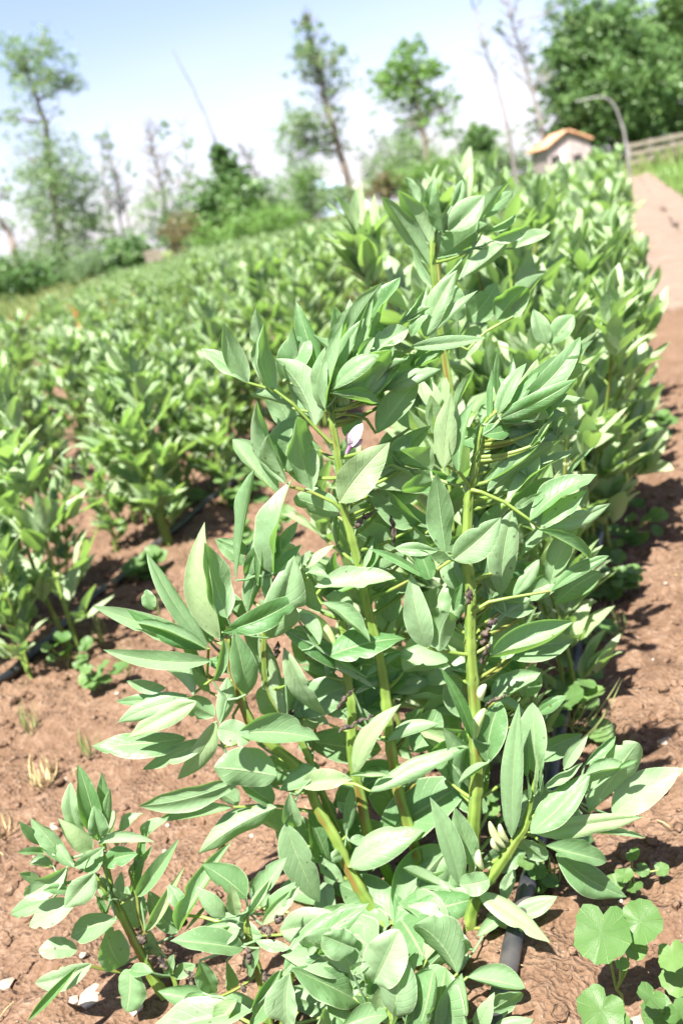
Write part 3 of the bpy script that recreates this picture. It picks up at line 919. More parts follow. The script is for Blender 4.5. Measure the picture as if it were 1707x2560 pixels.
D = Hero('broad_bean_plant', (428, 2500), 'short leaning bean shoot at bottom left with pale crowded tip leaves', GRP)
D.stem([('5', 590, 480), ('5', 600, 580), ('5', 620, 700), ('5', 650, 830), ('5', 700, 940), ('5', 760, 1060), ('5', 830, 1200), ('5', 880, 1310), ('5', 960, 1420), ('5', 1000, 1480)], .0032, .0078)
D.stem([('5', 540, 690, .01), ('5', 600, 800, .01), ('5', 680, 930, .005)], .002, .0032, foot=False)
D.stem([('5', 960, 1220, -.02), ('5', 1010, 1330, -.02), ('5', 1020, 1420, -.02)], .003, .004)
D.leaves('''
+
5 560 510 450 75 150 14 1
5 590 490 635 208 72 -6 1.5
5 600 370 585 118 80 14 0
5 565 500 545 330 120 6 2
5 480 490 395 205 102 24 0
5 620 490 645 340 125 28 -1
5 690 455 825 355 82 20 -1
5 570 530 888 520 92 0 2
+
5 530 560 345 395 175 10 1.5
5 430 660 328 522 115 10 2
5 385 640 178 390 145 14 .5
5 240 540 110 403 72 10 0
5 262 575 102 580 85 5 1
5 430 665 592 558 82 -6 3
5 490 692 592 568 105 -16 3
+
5 385 665 138 840 155 -6 3
5 305 660 172 650 95 28 1
5 235 765 112 705 72 28 1
5 545 700 370 900 155 -16 4
5 400 800 248 800 62 -6 3.5
5 435 872 150 1002 155 22 3
5 295 855 63 938 95 20 2
+
5 600 645 795 590 125 0 2
5 622 842 570 720 80 26 1
5 692 842 700 690 72 -16 1
5 672 968 388 1082 200 5 3
5 600 945 560 830 82 -10 1
+
5 790 832 1032 503 125 14 0
5 838 1032 1032 690 105 10 1
5 760 820 830 420 95 -12 -2
5 820 510 942 388 115 28 -2
P 5 840 1040 800 950 790 840 745 690
5 740 690 880 540 60 0 -1
+
5 700 1235 610 1020 215 -8 1
5 800 1010 740 780 155 -18 -2
5 1022 1042 855 800 135 -22 -3
5 960 1190 850 1050 150 -20 -2
P 5 700 1270 620 1260 530 1240 450 1240 2
5 527 1222 168 1340 135 5 3
5 445 1145 222 1140 135 18 2
5 442 1242 148 1565 105 14 3.5
+
5 750 1258 715 1515 225 18 3
5 752 1262 880 1270 90 20 3
5 1000 1290 1130 1230 85 26 0
5 970 1300 990 1190 70 20 0
''')
for q in (('5', 790, 1060, 830, 1110, 55), ('5', 910, 1190, 960, 1260, 52), ('5', 1085, 1290, 1110, 1370, 42), ('5', 1060, 1260, 1150, 1320, 34), ('5', 590, 575, 622, 580, 18), ('5', 540, 685, 575, 720, 18)):
    D.spike('withered_flower', M['dry'], *q, off=.012, crumple=.6)

E = Hero('broad_bean_plant', (690, 2600), 'low bean shoot at bottom centre with pale rosette and broad leaves', GRP)
E.stem([('6', 300, 1000), ('6', 310, 1080), ('6', 335, 1180), ('6', 385, 1350), ('6', 420, 1568)], .0035, .0068)
E.stem([('6', 560, 1250, .02), ('6', 530, 1400, .01), ('6', 500, 1650, .0)], .003, .006)
filler(E, 5, (480, 2150, 760, 2340), 12, -6, -2)
E.leaves('''
+
6 300 872 52 688 175 18 0
6 182 982 25 820 112 10 1
6 240 972 215 800 92 14 1.5
6 300 992 432 768 105 10 1
6 340 852 522 650 135 18 -1
6 390 1022 592 812 115 14 1
6 405 962 572 785 102 22 0
+
6 262 1042 65 1152 125 10 2
6 232 1022 0 1062 75 18 1
6 282 1152 -105 1095 185 14 1.5
6 350 1112 542 1152 65 14 2
6 372 1152 300 1322 95 18 2.5
5 1150 1205 1250 1392 135 10 1
6 190 1220 230 1392 135 -16 -1
P 6 330 1180 200 1020 60 980 -40 970 -3
5 1030 1032 1303 535 195 18 -3
5 1070 1032 1192 880 85 0 -3
6 -60 930 -130 800 90 -15 -4
+
6 510 1282 975 905 195 10 3 1
6 550 1262 965 1452 195 22 4
6 540 1292 530 1610 195 18 5
6 490 1272 320 1580 175 22 4
5 1440 1495 770 1640 235 18 4
P 6 560 1250 640 1170 700 1165 3
6 700 1170 842 1182 92 10 3
6 690 1150 760 1120 60 20 3
6 640 1190 700 1140 50 20 3
+
6 250 1440 120 1600 120 12 4
6 60 1400 -30 1500 90 15 2
''')
for q in (('6', 385, 1040, 430, 1085, 62), ('6', 465, 1010, 500, 985, 52), ('6', 270, 1360, 290, 1400, 46), ('6', 228, 1440, 236, 1510, 36), ('6', 300, 1150, 310, 1240, 55), ('6', 380, 1270, 395, 1350, 45)):
    E.spike('withered_flower', M['dry'], *q, off=.022, crumple=.4)

F = Hero('broad_bean_plant', (1000, 2660), 'bean plant of broad rounded leaves at the bottom edge left of the pipe', GRP)
F.stem([('6', 1080, 1420), ('6', 1100, 1520), ('6', 1130, 1700)], .004, .007)
filler(F, 10, (780, 2180, 1080, 2340), 14, -6, -2)
filler(F, 3, (800, 2330, 1120, 2500), 15, -4, 0)
F.leaves('''
+
6 1010 1330 1130 1060 260 20 1
6 1110 1520 1180 1190 240 22 2
6 1250 1600 1330 1270 300 24 3
6 1400 1640 1490 1290 260 10 2
+
6 900 1150 720 1080 170 -10 -3
6 1000 1250 850 1150 160 -20 -3
+
6 1010 1470 1120 1055 255 22 -1
6 1085 1580 1225 1195 235 18 0
6 1320 1640 1400 1260 400 22 1
6 1190 1610 1240 1355 155 -14 2.5
+
6 1100 1450 960 1245 210 -22 -2
6 825 1590 1085 1520 155 5 1
6 880 1275 995 1220 82 0 0
6 1030 1500 900 1420 100 -10 -2
+
f 700 1600 885 1555 90 12 1
f 620 1590 692 1443 85 10 1
6 780 1600 700 1500 120 -20 -2
6 900 1620 760 1470 120 -16 -3
''')

GP = Hero('broad_bean_plant', (1135, 1900), 'tall slightly blurred bean plant just behind the centre plant, tip against the trees', GRP)
GP.D = 1.36
GP.root.location = tuple(CAM + ray(1120, 1500) * 0) if False else GP.root.location
GP.stem([('8', 480, 470), ('8', 470, 640), ('8', 490, 830), ('8', 520, 1100), ('g', 1040, 950), ('g', 1080, 1300), ('g', 1090, 1560)], .0032, .008)
GP.leaves('''
+
8 462 562 258 185 135 -36
8 462 702 155 225 145 -26 -1
8 462 342 482 108 105 20
8 385 300 300 108 92 -22 -1
8 545 482 510 200 135 -26 1
8 580 462 812 228 185 0 1
8 600 300 680 118 90 -18 -2
+
8 505 642 800 400 190 -36
8 770 400 952 140 105 -40 -1
8 790 380 1010 190 105 0 -2
8 800 462 1035 350 92 -12 -1
8 870 522 1122 430 105 -16
8 645 782 965 528 145 -26 1
8 482 832 338 550 72 -42
8 1000 575 1242 470 95 20 -3
P 8 520 1150 700 1240 820 1120 1000 1020
8 1000 1002 1205 738 135 -36
8 895 1042 1085 830 205 -26
8 1222 1202 1130 970 145 10
8 1240 1202 1395 1010 135 18
+
8 640 1050 600 820 200 10 -2
8 700 1050 900 800 190 -10 -3
8 560 1250 420 1000 170 -20 -3
8 640 1300 780 1080 190 -15 -4
+
g 1060 1150 980 1010 70 -10 -2
g 1080 1180 1180 1060 70 10 -2
g 1080 1250 1200 1200 70 15 -1
g 1080 1300 960 1240 70 -10 -1
g 1090 1400 1190 1330 75 0 -1
''')

# ------------------------------------------------------------------ generic broad bean plants
def gen_plant(seed, height, nst, nu, nv, leafmul=1.0, far=False):
    rs = random.Random(seed); fm = MB(); sm = MB(); bm = []; nb = 0
    for k in range(nst):
        az = rs.uniform(0, 6.283); lean = rs.uniform(.03, .16) * (1 if nst > 1 else .6)
        H = height * rs.uniform(.78, 1.05); b = Vector((rs.uniform(-.05, .05), rs.uniform(-.05, .05), -.03))
        d = Vector((math.cos(az), math.sin(az), 0)) * lean
        wa, wb = rs.uniform(-.018, .018), rs.uniform(-.018, .018)
        def sp(u): return b + Vector((wa * math.sin(u * 7), wb * math.sin(u * 6), (H + .03) * u)) + d * H * (u ** 1.5) * 1.6
        m = 4 if far else 8
        sm.tube([sp(i / m) for i in range(m + 1)], [.0068 - .004 * i / m for i in range(m + 1)], 5 if far else 8, square=.1)
        nn = max(5, int(H / (.062 if far else .046)))
        ph0 = rs.uniform(0, 6.28)
        for i in range(1, nn + 1):
            u = .08 + .92 * i / nn; node = sp(u)
            if u < .3 and rs.random() < .15: continue
            ang = ph0 + i * 2.4 + rs.gauss(0, .4)
            top = max(0, (u - .72) / .28)
            el = rad(32 + 42 * top + rs.gauss(0, 10)); plen = (.085 - .055 * top) * rs.uniform(.75, 1.2)
            out = Vector((math.cos(ang), math.sin(ang), 0)); dr = (out * math.cos(el) + Vector((0, 0, math.sin(el)))).normalized()
            end = node + dr * plen
            if not far: sm.tube([node, node + dr * plen * .5 + Vector((0, 0, .004)), end], [.0024, .0018, .0013], 5, cap=False)
            npair = 2 if far else rs.choice((2, 2, 3))
            LL = (.078 - .022 * top) * rs.uniform(.85, 1.15) * leafmul * (1.35 if far else 1.25)
            side = dr.cross(Vector((0, 0, 1))).normalized()
            for q in range(npair):
                bp_ = node + dr * plen * (0.35 + .65 * (q + 1) / npair)
                for sg in (-1, 1):
                    sp_ = rs.uniform(.35, .95) * (1 - .45 * top)
                    a = (dr * .75 + side * sg * sp_ + Vector((0, 0, rs.uniform(.05, 1.15)))).normalized()
                    up = (Vector((0, 0, 1)) + out * rs.uniform(-.7, .2) + side * sg * rs.uniform(-.6, .35)).normalized()
                    n = (up - a * up.dot(a))
                    if n.length < .05: n = side.cross(a)
                    n.normalize()
                    leaf(fm, bp_, a, n, LL * rs.uniform(.8, 1.12), LL * rs.uniform(.31, .44), fold=rs.uniform(.1, .6), bend=rs.uniform(0, .1), wave=.03 if nv > 2 else 0,
                         twist=rs.uniform(-.4, .4), tint=rs.gauss(.5, .2), nu=nu, nv=nv, kind='pointed' if rs.random() < .75 else 'oval', rs=rs)
            if not far and .3 < u < .75 and rs.random() < .22:
                if len(bm) < 5:
                    bm.append(MB()); bdir = (out * .5 + Vector((rs.uniform(-.4, .4), rs.uniform(-.4, .4), .8))).normalized()
                    bm[-1].tube([node, node + bdir * .012, node + bdir * .024], [.002, .005, .002], 6)
        # tip rosette
        tip = sp(1.0)
        for i in range(9 if far else 16):
            an = rs.uniform(0, 6.28); el = rad(rs.uniform(35, 85))
            a = Vector((math.cos(an) * math.cos(el), math.sin(an) * math.cos(el), math.sin(el)))
            n = (Vector((0, 0, 1)) - a * a.z); n = n.normalized() if n.length > .05 else Vector((1, 0, 0))
            LL = rs.uniform(.055, .095) * leafmul * (1.2 if far else 1)
            leaf(fm, tip - Vector((0, 0, rs.uniform(0, .075))), a, n, LL, LL * rs.uniform(.30, .42), fold=rs.uniform(.2, .7), bend=rs.uniform(0, .1), wave=0, tint=rs.gauss(.55, .18), nu=nu, nv=nv, rs=rs)
    return sm, fm, bm
def protos(n, seed0, h, nst, nu, nv, lm=1.0):
    out = []
    for i in range(n):
        sm, fm, bm = gen_plant(seed0 + i, h, nst[i % len(nst)], nu, nv, lm)
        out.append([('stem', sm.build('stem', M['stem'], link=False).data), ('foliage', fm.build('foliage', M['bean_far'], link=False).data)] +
                   [('flower_bud', q.build('flower_bud', M['bud'], link=False).data) for q in bm])
    return out
for o in list(bpy.data.objects):
    pass
NEARP = protos(6, 100, .72, (3, 2, 3, 2), 8, 4, 1.22)
MIDP = protos(6, 200, .66, (3, 4, 3), 4, 2, 1.18)
for o in [o for o in bpy.data.objects if o.users_collection == ()]: bpy.data.objects.remove(o)
def left_edge(y): return -4.9 - .468 * (y - 6.4) if y > 0 else -1.9
spots = []
for k, rx in enumerate(ROW_X):
    y = (1.02 if k == 0 else 0.7); rs = random.Random(500 + k)
    while y < 32:
        y += rs.uniform(.17, .27) * (1.2 if k == 1 and y < 5 else 1 if y < 10 else 1.15)
        x = rx + rs.gauss(0, .085) + (-.10 if k == 1 else 0) + ((.10 if y > 1.7 else .03) if k == 0 else 0)
        if x < left_edge(y) + rs.uniform(-.1, .4): continue
        hh = (.71 if k == 0 else .63 if k == 1 else .60) * rs.uniform(.80, 1.18) * (.84 if x < left_edge(y) + 2.2 else 1)
        if k == 0 and y < 1.5: hh *= .84
        elif k == 0 and y < 2.0: hh *= .92
        z = tz(x, y); pj = proj(Vector((x, y, z + hh * .8)))
        if pj is None or not (-900 < pj[0] < 2300 and pj[1] < 3600): continue
        if k and rs.random() < .06: continue
        spots.append((math.hypot(x, y), k, x, y, z, hh))
# low plants filling the foot of the second row
rs = random.Random(78); y = 1.0
while y < 4.2:
    y += rs.uniform(.14, .24); x = ROW_X[1] - .13 + rs.gauss(0, .06)
    pj = proj(Vector((x, y, .2)))
    if pj and -150 < pj[0] < 1800: spots.append((math.hypot(x, y), 1, x, y, 0, rs.uniform(.28, .46)))
# extra plants widening the main row towards the path
rs = random.Random(77)
y = 1.0
while y < 30:
    y += rs.uniform(.18, .32) * (1.7 if y > 2.2 else 1); x = (-.15 if y > 3.6 else -.12 if y > 2.4 else -.17 if y > 2.0 else -.22) + rs.gauss(0, .04); z = tz(x, y)
    pj = proj(Vector((x, y, z + .4)))
    if pj and -100 < pj[0] < 1800: spots.append((math.hypot(x, y), 0, x, y, z, (.60 if y > 2.4 else .53 if y > 1.7 else .46 if y > 1.35 else .30) * rs.uniform(.85, 1.15)))
for (sx, sy, hh) in ((175, 1640, .64), (20, 1560, .62), (420, 1330, .56), (60, 1690, .4), (560, 1260, .45)):
    g = ground(sx, sy); spots.append((math.hypot(g.x, g.y), 1, g.x, g.y, 0, hh))
def inview(q):
    pj = proj(Vector((q[2], q[3], q[4] + q[5] * .7))); return pj is not None and -140 < pj[0] < 1847 and pj[1] < 2700
spots.sort(key=lambda q: (not inview(q), q[0]))
ORD = ['first', 'second', 'third', 'fourth', 'fifth', 'sixth', 'seventh', 'eighth', 'ninth', 'tenth']
NIND = 288
def copy_plant(pro, loc, rz, s, label, group):
    o = bpy.data.objects.new('broad_bean_plant', None); C.objects.link(o); o.location = loc; o.rotation_euler = (R_.gauss(0, .05), R_.gauss(0, .05), rz); o.scale = (s, s, s)
    o.empty_display_size = .05; tag(o, label, 'plant', group)
    for nme, me in pro:
        c = bpy.data.objects.new(nme, me); C.objects.link(c); c.parent = o
    return o
for i, (d, k, x, y, z, hh) in enumerate(spots[:NIND]):
    near = d < 4.2
    pro = (NEARP if near else MIDP)[R_.randrange(6)]
    s = hh / (.72 if near else .66)
    kk = min(k, 9)
    if k == 0:
        lab = ('bushy bean plant close behind the tall in-focus plants in the path-side row' if d < 2.6 else
               'bean plant in the path-side row midway along the dirt path' if d < 6 else 'blurred distant bean plant in the path-side row towards the hut')
    elif k == 1:
        lab = ('bean plant growing along the left drip pipe in the second row' if d < 3.4 else 'blurred bean plant further along the second row behind the left pipe')
    else:
        lab = 'bean plant in the %s row from the path' % ORD[kk]
        lab += ', left part of the field' if x < -4 else ', blurred in mid field'
    copy_plant(pro, (x, y, z), R_.uniform(0, 6.28), s, lab, 'broad bean plants: ' + lab)
# the rest of the field, as one mass
FARV = []
for i in range(7):
    sm, fm, bm = gen_plant(900 + i, .62, 3, 2, 2, far=True)
    FARV.append((np.vstack(fm.v), np.vstack(fm.f), np.vstack(fm.uv), np.concatenate(fm.t)))
mb = MB()
for (d, k, x, y, z, hh) in spots[NIND:]:
    V, Fq, UV, Tt = FARV[R_.randrange(7)]
    a = R_.uniform(0, 6.28); s = hh / .62; ca, sa = math.cos(a) * s, math.sin(a) * s
    P = np.stack([V[:, 0] * ca - V[:, 1] * sa + x, V[:, 0] * sa + V[:, 1] * ca + y, V[:, 2] * s + z], -1)
    mb.quads(P, Fq, UV, np.clip(Tt + R_.gauss(0, .12), 0, 1))
print('plants', len(spots))
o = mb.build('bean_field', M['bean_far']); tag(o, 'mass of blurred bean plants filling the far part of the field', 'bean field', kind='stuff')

# ------------------------------------------------------------------ weeds
def disc_leaf(mb, c, n, head, r, tint, lobes=7, rs=R_, notch=True):
    n = Vector(n).normalized(); head = (Vector(head) - n * Vector(head).dot(n)).normalized(); sd = n.cross(head)
    na, nr = 26, 5
    V = np.zeros((nr + 1, na + 1, 3)); U = np.zeros((nr + 1, na + 1, 2)); ph = rs.uniform(0, 6)
    for i in range(nr + 1):
        for j in range(na + 1):
            a = math.pi * 2 * j / na
            rr = r * (i / nr) * (1 + .035 * math.cos(a * 5 + ph) * (i / nr) ** 2 + .03 * (i / nr) ** 3 * math.cos(a * 13) + .05 * math.cos(a + ph))
            if notch: rr *= 1 - .42 * math.exp(-((abs(a - math.pi)) / .26) ** 2)
            z = r * (.10 * math.cos(a * lobes * .5 + ph) * (i / nr) ** 2 + .14 * (i / nr) ** 2 - .02)
            p = Vector(c) + head * (rr * math.cos(a)) + sd * (rr * math.sin(a)) + n * z
            V[i, j] = p; U[i, j] = (i / nr, (((a * lobes / 6.283) % 1) * 2 - 1) * .9)
    mb.grid(V, U, tint)
def weed(foot, lv, label, scale=1.0, name='mallow_weed', group='round leaved weeds beside the row'):
    """foot px (1707); lv: list of (px, py, radius px)"""
    g = ground(*foot); g.z = sz(g.x, g.y); rs = random.Random(int(foot[0]))
    root = thing(name, g, label, 'weed', group); D_ = (g - CAM).dot(HEAD)
    sm = MB(); topp = g + Vector((rs.uniform(-.01, .01), rs.uniform(-.01, .01), .03))
    sm.tube([g - Vector((0, 0, .01)), g + Vector((0, 0, .015)), topp], [.0022, .002, .0018], 7)
    for (lx, ly, lr) in lv:
        p = at(lx, ly, D_ - rs.uniform(.0, .03)); z = (p - CAM).dot(FWD); r = lr * z / FPX * 1.08
        n = Vector((rs.uniform(-.55, .55), rs.uniform(-.85, .15), 1)); hd = (p - topp); hd.z = 0
        if hd.length < .004: hd = Vector((1, 0, 0))
        nn = n.normalized(); h2 = (hd - nn * hd.dot(nn)).normalized()
        att = p - h2 * r * .42
        sm.tube([topp, (topp + att) / 2 - Vector((0, 0, .004)) + hd * .1, att], [.0017, .0014, .0011], 6)
        mb = MB(); disc_leaf(mb, p, n, hd, r, rs.uniform(.3, .9), rs=rs)
        local(mb.build('leaf', M['weed']), root)
    local(sm.build('stem', M['stem']), root)
def fp(x, y): return cpx('f', x, y)
def fl(*l): return [(*fp(a, b), c * .5466) for a, b, c in l]
weed(fp(1290, 1470), fl((1195, 1155, 128), (1375, 1105, 92), (1348, 1230, 50), (1290, 1300, 30)), 'tallest round leaved weed by the pipe bottom right')
weed(fp(1230, 1640), fl((1195, 1510, 100), (1270, 1600, 70)), 'round leaved seedling touching the bottom edge right of the pipe')
weed(fp(1500, 1640), fl((1418, 1452, 62), (1470, 1540, 88), (1545, 1520, 70)), 'clump of pale round weed leaves in the bottom right corner')
weed(fp(1560, 1420), fl((1520, 1262, 68), (1555, 1370, 80)), 'round leaved weed cut by the right edge of the picture')
weed(fp(1080, 290), fl((1042, 85, 72), (1150, 70, 62), (1192, 232, 62), (1120, 20, 50), (985, 180, 45)), 'lobed pale green weed right of the straight stem')
weed(fp(880, 950), fl((900, 880, 42), (850, 840, 40), (960, 920, 38), (900, 940, 45), (1030, 850, 30)), 'small leafy weed hugging the soil beside the pipe')
weed(fp(1330, 960), fl((1300, 895, 40), (1380, 870, 30), (1350, 950, 38), (1260, 930, 40), (1470, 870, 32), (1340, 800, 34)), 'trailing green weed on bare soil right of the forked shoot')
weed(fp(690, 640), fl((690, 600, 40), (650, 560, 36), (740, 640, 30), (700, 530, 30)), 'tiny weed in the shade between stem and pipe')
for (wx, wy, lab) in ((1490, 1400, 'bright weed on the soil just right of the outspread compound leaf'), (1545, 1470, 'small star shaped weed on open soil at the right'),
                      (1470, 1590, 'grassy weed at the foot of the row right of the big pale leaf'), (1430, 1760, 'bushy weed against the row above the lobed weed'),
                      (1590, 1330, 'little weed by a shadow patch on the right-hand soil'), (600, 1235, 'bright weed just above the bend of the left pipe'), 
                       (660, 1330, 'small weed right of the left pipe under the centre plant'), (350, 1420, 'yellow green weed at the foot of second row plants'),
                       (250, 1690, 'light green seedling on the open soil below the left pipe'),  (1420, 1330, 'low weed tuft on soil beside the row, below the broad outspread leaf'), (1540, 1250, 'small bright weed at the soil edge near the middle right'),
                      (1440, 1700, 'low spreading weed under the right side of the row'), (1630, 1060, 'bright weed at the row edge beside the path'),
                      (1500, 1480, 'small weed on soil right of the straight stem plant'), (170, 1640, 'green seedling on dark soil left beside the pipe'),
                      (640, 1160, 'bright green weed beside the left pipe'), (440, 1250, 'leafy weed between the second row and the left pipe'), (520, 1080, 'bright weed growing past the left pipe bend')):
    rs = random.Random(wx)
    weed((wx, wy + 25), [(wx + rs.uniform(-55, 55), wy + rs.uniform(-50, 20), rs.uniform(12, 28)) for _ in range(11)], lab, group='small weeds on the soil')
def tuft(foot, n, h, label, mat='grass', lean=None, spread=.5):
    g = ground(*foot); mb = MB(); rs = random.Random(int(foot[1]))
    for _ in range(n):
        a = rs.uniform(0, 6.28); el = rs.uniform(.3, 1) * spread
        d = Vector((math.cos(a) * el, math.sin(a) * el, 1)).normalized()
        if lean: d = (d + Vector(lean)).normalized()
        nn = d.cross(Vector((math.sin(a), -math.cos(a), .1))).normalized()
        leaf(mb, (rs.uniform(-.006, .006), rs.uniform(-.006, .006), -.004), d, nn, h * rs.uniform(.6, 1.1), .0032, fold=.3, bend=.12, wave=0, tint=rs.random(), nu=8, nv=2, droop=rs.uniform(0, .35), kind='mid', rs=rs)
    o = mb.build('grass_tuft', M[mat]); o.location = (g.x, g.y, sz(g.x, g.y)); tag(o, label, 'grass tuft', 'grass tufts on the soil')
tuft((105, 1950), 26, .07, 'straw coloured grass tuft on bare soil at the left', 'strawgrass', spread=.9)
tuft((80, 1830), 12, .075, 'thin seedy grass tuft just above the straw coloured one')
tuft((222, 1890), 10, .08, 'thin green grass tuft between the pipe and leaf cluster')
tuft((320, 1680), 9, .09, 'pale grass blades below the left pipe near leaf cluster')
tuft((8, 2080), 10, .07, 'dry yellow grass wisps at the left edge', 'strawgrass', spread=1.0)
tuft((1420, 1850), 8, .13, 'long green blade tuft leaning out beyond the round weeds', lean=(.7, .1, -.2))
tuft((1540, 1590), 22, .07, 'bright green grass tuft on soil at right')
tuft((1420, 1580), 16, .09, 'grass tuft under the right edge of the bean row')
tuft((290, 2100), 8, .06, 'few grass blades behind the low left shoot')
tuft((1380, 2200), 9, .06, 'short grass shoots beside the pipe under the hanging leaf')
tuft((500, 1450), 14, .12, 'grass growing over the left drip pipe')
tuft((430, 1560), 10, .10, 'green grass blades in front of the left pipe')
tuft((250, 1600), 10, .09, 'grass sprigs at the foot of the second row plant')

# ------------------------------------------------------------------ grass and flowers outside the field (uncountable)
def blades(name, cells, mat, label, cat):
    V = []; Fq = []; T = []; UV = []
    for (x, y, z, h) in cells:
        a = R_.uniform(0, 6.28); wv = h * .10; dx, dy = math.cos(a) * wv, math.sin(a) * wv; lx, ly = R_.gauss(0, .3) * h, R_.gauss(0, .3) * h
        b = len(V)
        V += [(x - dx, y - dy, z - .02), (x + dx, y + dy, z - .02), (x + dx * .4 + lx, y + dy * .4 + ly, z + h), (x - dx * .4 + lx, y - dy * .4 + ly, z + h)]
        Fq.append((b, b + 1, b + 2, b + 3)); T += [R_.gauss(.5, .25)] * 4
    mb = MB(); mb.quads(V, Fq, None, np.clip(T, 0, 1)); return tag(mb.build(name, M[mat]), label, cat, kind='stuff')
cells = []
for _ in range(26000):
    y = 4 + 66 * R_.random() ** 1.5; x = 0.86 + R_.random() ** 1.3 * (2 + y * .35)
    cells.append((x, y, tz(x, y), R_.uniform(.05, .16) * (1 + y * .012)))
blades('grass_verge', cells, 'verge', 'short green grass on the verge right of the dirt path', 'grass')
cells = []; fl_c = []
for _ in range(30000):
    y = 4 + 60 * R_.random() ** 1.2; x = left_edge(y) - .3 - R_.random() ** 1.2 * (7 + y * .5)
    cells.append((x, y, tz(x, y), R_.uniform(.08, .28) * (1 + y * .012)))
blades('meadow_grass', cells, 'grass', 'rough meadow grass beyond the left edge of the field', 'grass')
cells = []
for _ in range(14000):
    y = 33 + 30 * R_.random(); x = R_.uniform(-24, 14)
    cells.append((x, y, tz(x, y), R_.uniform(.2, .55)))
blades('meadow_grass', cells, 'grass', 'tall rough grass between the far end of the field and the trees', 'grass')
cells = []
for (fx, fy) in ((60, 715), (170, 690), (270, 640), (190, 710), (30, 740), (290, 655)):
    for _ in range(60):
        d = R_.uniform(11, 14); g = at(fx * G + R_.gauss(0, 22), fy * G, d); cells.append((g.x, g.y, tz(g.x, g.y) + R_.uniform(.15, .4), .09))
blades('wildflowers', cells, 'orange', 'patches of orange wildflowers in the meadow left of the field', 'wildflowers')

# ------------------------------------------------------------------ trees
def limb(mb, a, b, r0, r1, rs, sag=.06, n=7):
    L = (b - a).length; off = Vector((rs.gauss(0, 1), rs.gauss(0, 1), rs.gauss(0, .6))) * L * sag
    pts = [a.lerp(b, i / n) + off * math.sin(math.pi * i / n) for i in range(n + 1)]
    mb.tube(pts, [r0 + (r1 - r0) * i / n for i in range(n + 1)], 7)
    return pts
def cloud(mb, c, r, n, size, rs, squash=.8):
    subs = [(c + Vector((rs.gauss(0, 1), rs.gauss(0, 1), rs.gauss(0, squash))) * r * .56, r * rs.uniform(.16, .40)) for _ in range(max(6, int(n / 26)))]
    V = []; Fq = []; T = []
    for (sc, sr) in subs:
        tb = rs.gauss(.5, .18)
        for _ in range(int(n / len(subs))):
            p = sc + Vector((rs.gauss(0, .6), rs.gauss(0, .6), rs.gauss(0, .45))) * sr
            u = Vector((rs.gauss(0, 1), rs.gauss(0, 1), rs.gauss(0, .6))).normalized(); v = u.cross(Vector((rs.gauss(0, 1), rs.gauss(0, 1), rs.gauss(0, 1)))).normalized()
            s = size * rs.uniform(.6, 1.3); b = len(V)
            V += [tuple(p - u * s * .5), tuple(p + v * s * .3), tuple(p + u * s * .5), tuple(p - v * s * .3)]; Fq.append((b, b + 1, b + 2, b + 3)); T += [tb + rs.gauss(0, .12)] * 4
    mb.quads(V, Fq, None, np.clip(T, 0, 1))
def tree(name, D_, trunk, clumps, label, leafmat='treeleaf', bark='bark', r0=.16, twigs=0, cat='tree', size=.17, group='trees beyond the field', density=1.0, extra=()):
    """trunk: px points (1568 notes) from base up; clumps: (x, y, radius px, leaves)"""
    rs = random.Random(len(label) * 7 + int(trunk[0][0])); k = D_ / FPX * G
    b = at(trunk[0][0] * G, trunk[0][1] * G, D_); z0 = tz(b.x, b.y); base = Vector((b.x, b.y, z0))
    root = thing(name, base, label, cat, group)
    tp = [base - Vector((0, 0, .2))] + [at(x * G, y * G, D_ + rs.uniform(-.3, .3)) for x, y in trunk[1:]]
    tm = MB(); m = len(tp); dense = []; few = len(clumps) * 2 + twigs < 60
    for i in range(m - 1):
        for j in range(5): dense.append(tp[i].lerp(tp[i + 1], j / 5) + Vector((rs.gauss(0, 1), rs.gauss(0, 1), 0)) * r0 * .18)
    dense.append(tp[-1]); q = len(dense)
    tm.tube(dense, [r0 * (1 - .82 * (i / (q - 1)) ** .9) for i in range(q)], 9)
    br = tm if few else MB(); nbr = 0
    def nearest_below(p):
        best = min(dense, key=lambda t: (t - p).length + max(0, t.z - p.z + .3) * 2); return best
    cm = MB(); nc = 0
    for (x, y, rp, n) in clumps:
        r = rp * k; c = at(x * G, y * G, D_ + rs.uniform(-.7, .7) * r)
        a = nearest_below(c)
        if (a - c).length > .3: limb(br, a, c, r0 * .32, r0 * .06, rs); nbr += 1
        for _ in range(5):
            e = c + Vector((rs.gauss(0, .5), rs.gauss(0, .5), rs.gauss(0, .4))) * r; limb(br, a.lerp(c, rs.uniform(.5, 1)), e, r0 * .10, r0 * .025, rs, n=4); nbr += 1
        if n: cloud(cm, c, r * 1.2, int(n * (3.4 if leafmat == 'darkleaf' else 3.0) * density), size * (1.12 if leafmat == 'darkleaf' else .80), rs); nc += 1
    for _ in range(int(twigs * 1.5)):
        i = rs.randrange(int(q * .35), q); a = dense[i]; L = (dense[-1] - dense[0]).length * rs.uniform(.06, .2) * (1.25 - i / q)
        an = rs.uniform(0, 6.28); e = a + Vector((math.cos(an) * .7, math.sin(an) * .7, rs.uniform(.3, 1.0))) * L
        pts = limb(br, a, e, r0 * .14 * (1.2 - i / q) + .014, .010, rs, n=5); nbr += 1
        for _ in range(3):
            s0 = pts[rs.randrange(2, 6)]; limb(br, s0, s0 + (e - a) * rs.uniform(.2, .5) + Vector((rs.gauss(0, 1), rs.gauss(0, 1), rs.gauss(0, .5))) * L * .25, .018, .010, rs, n=3)
    local(tm.build('trunk', M[bark]), root)
    if nbr and not few: local(br.build('branches', M[bark]), root)
    if nc: local(cm.build('crown', M[leafmat]), root)
    for nme, mt, px in extra: pass
    return root
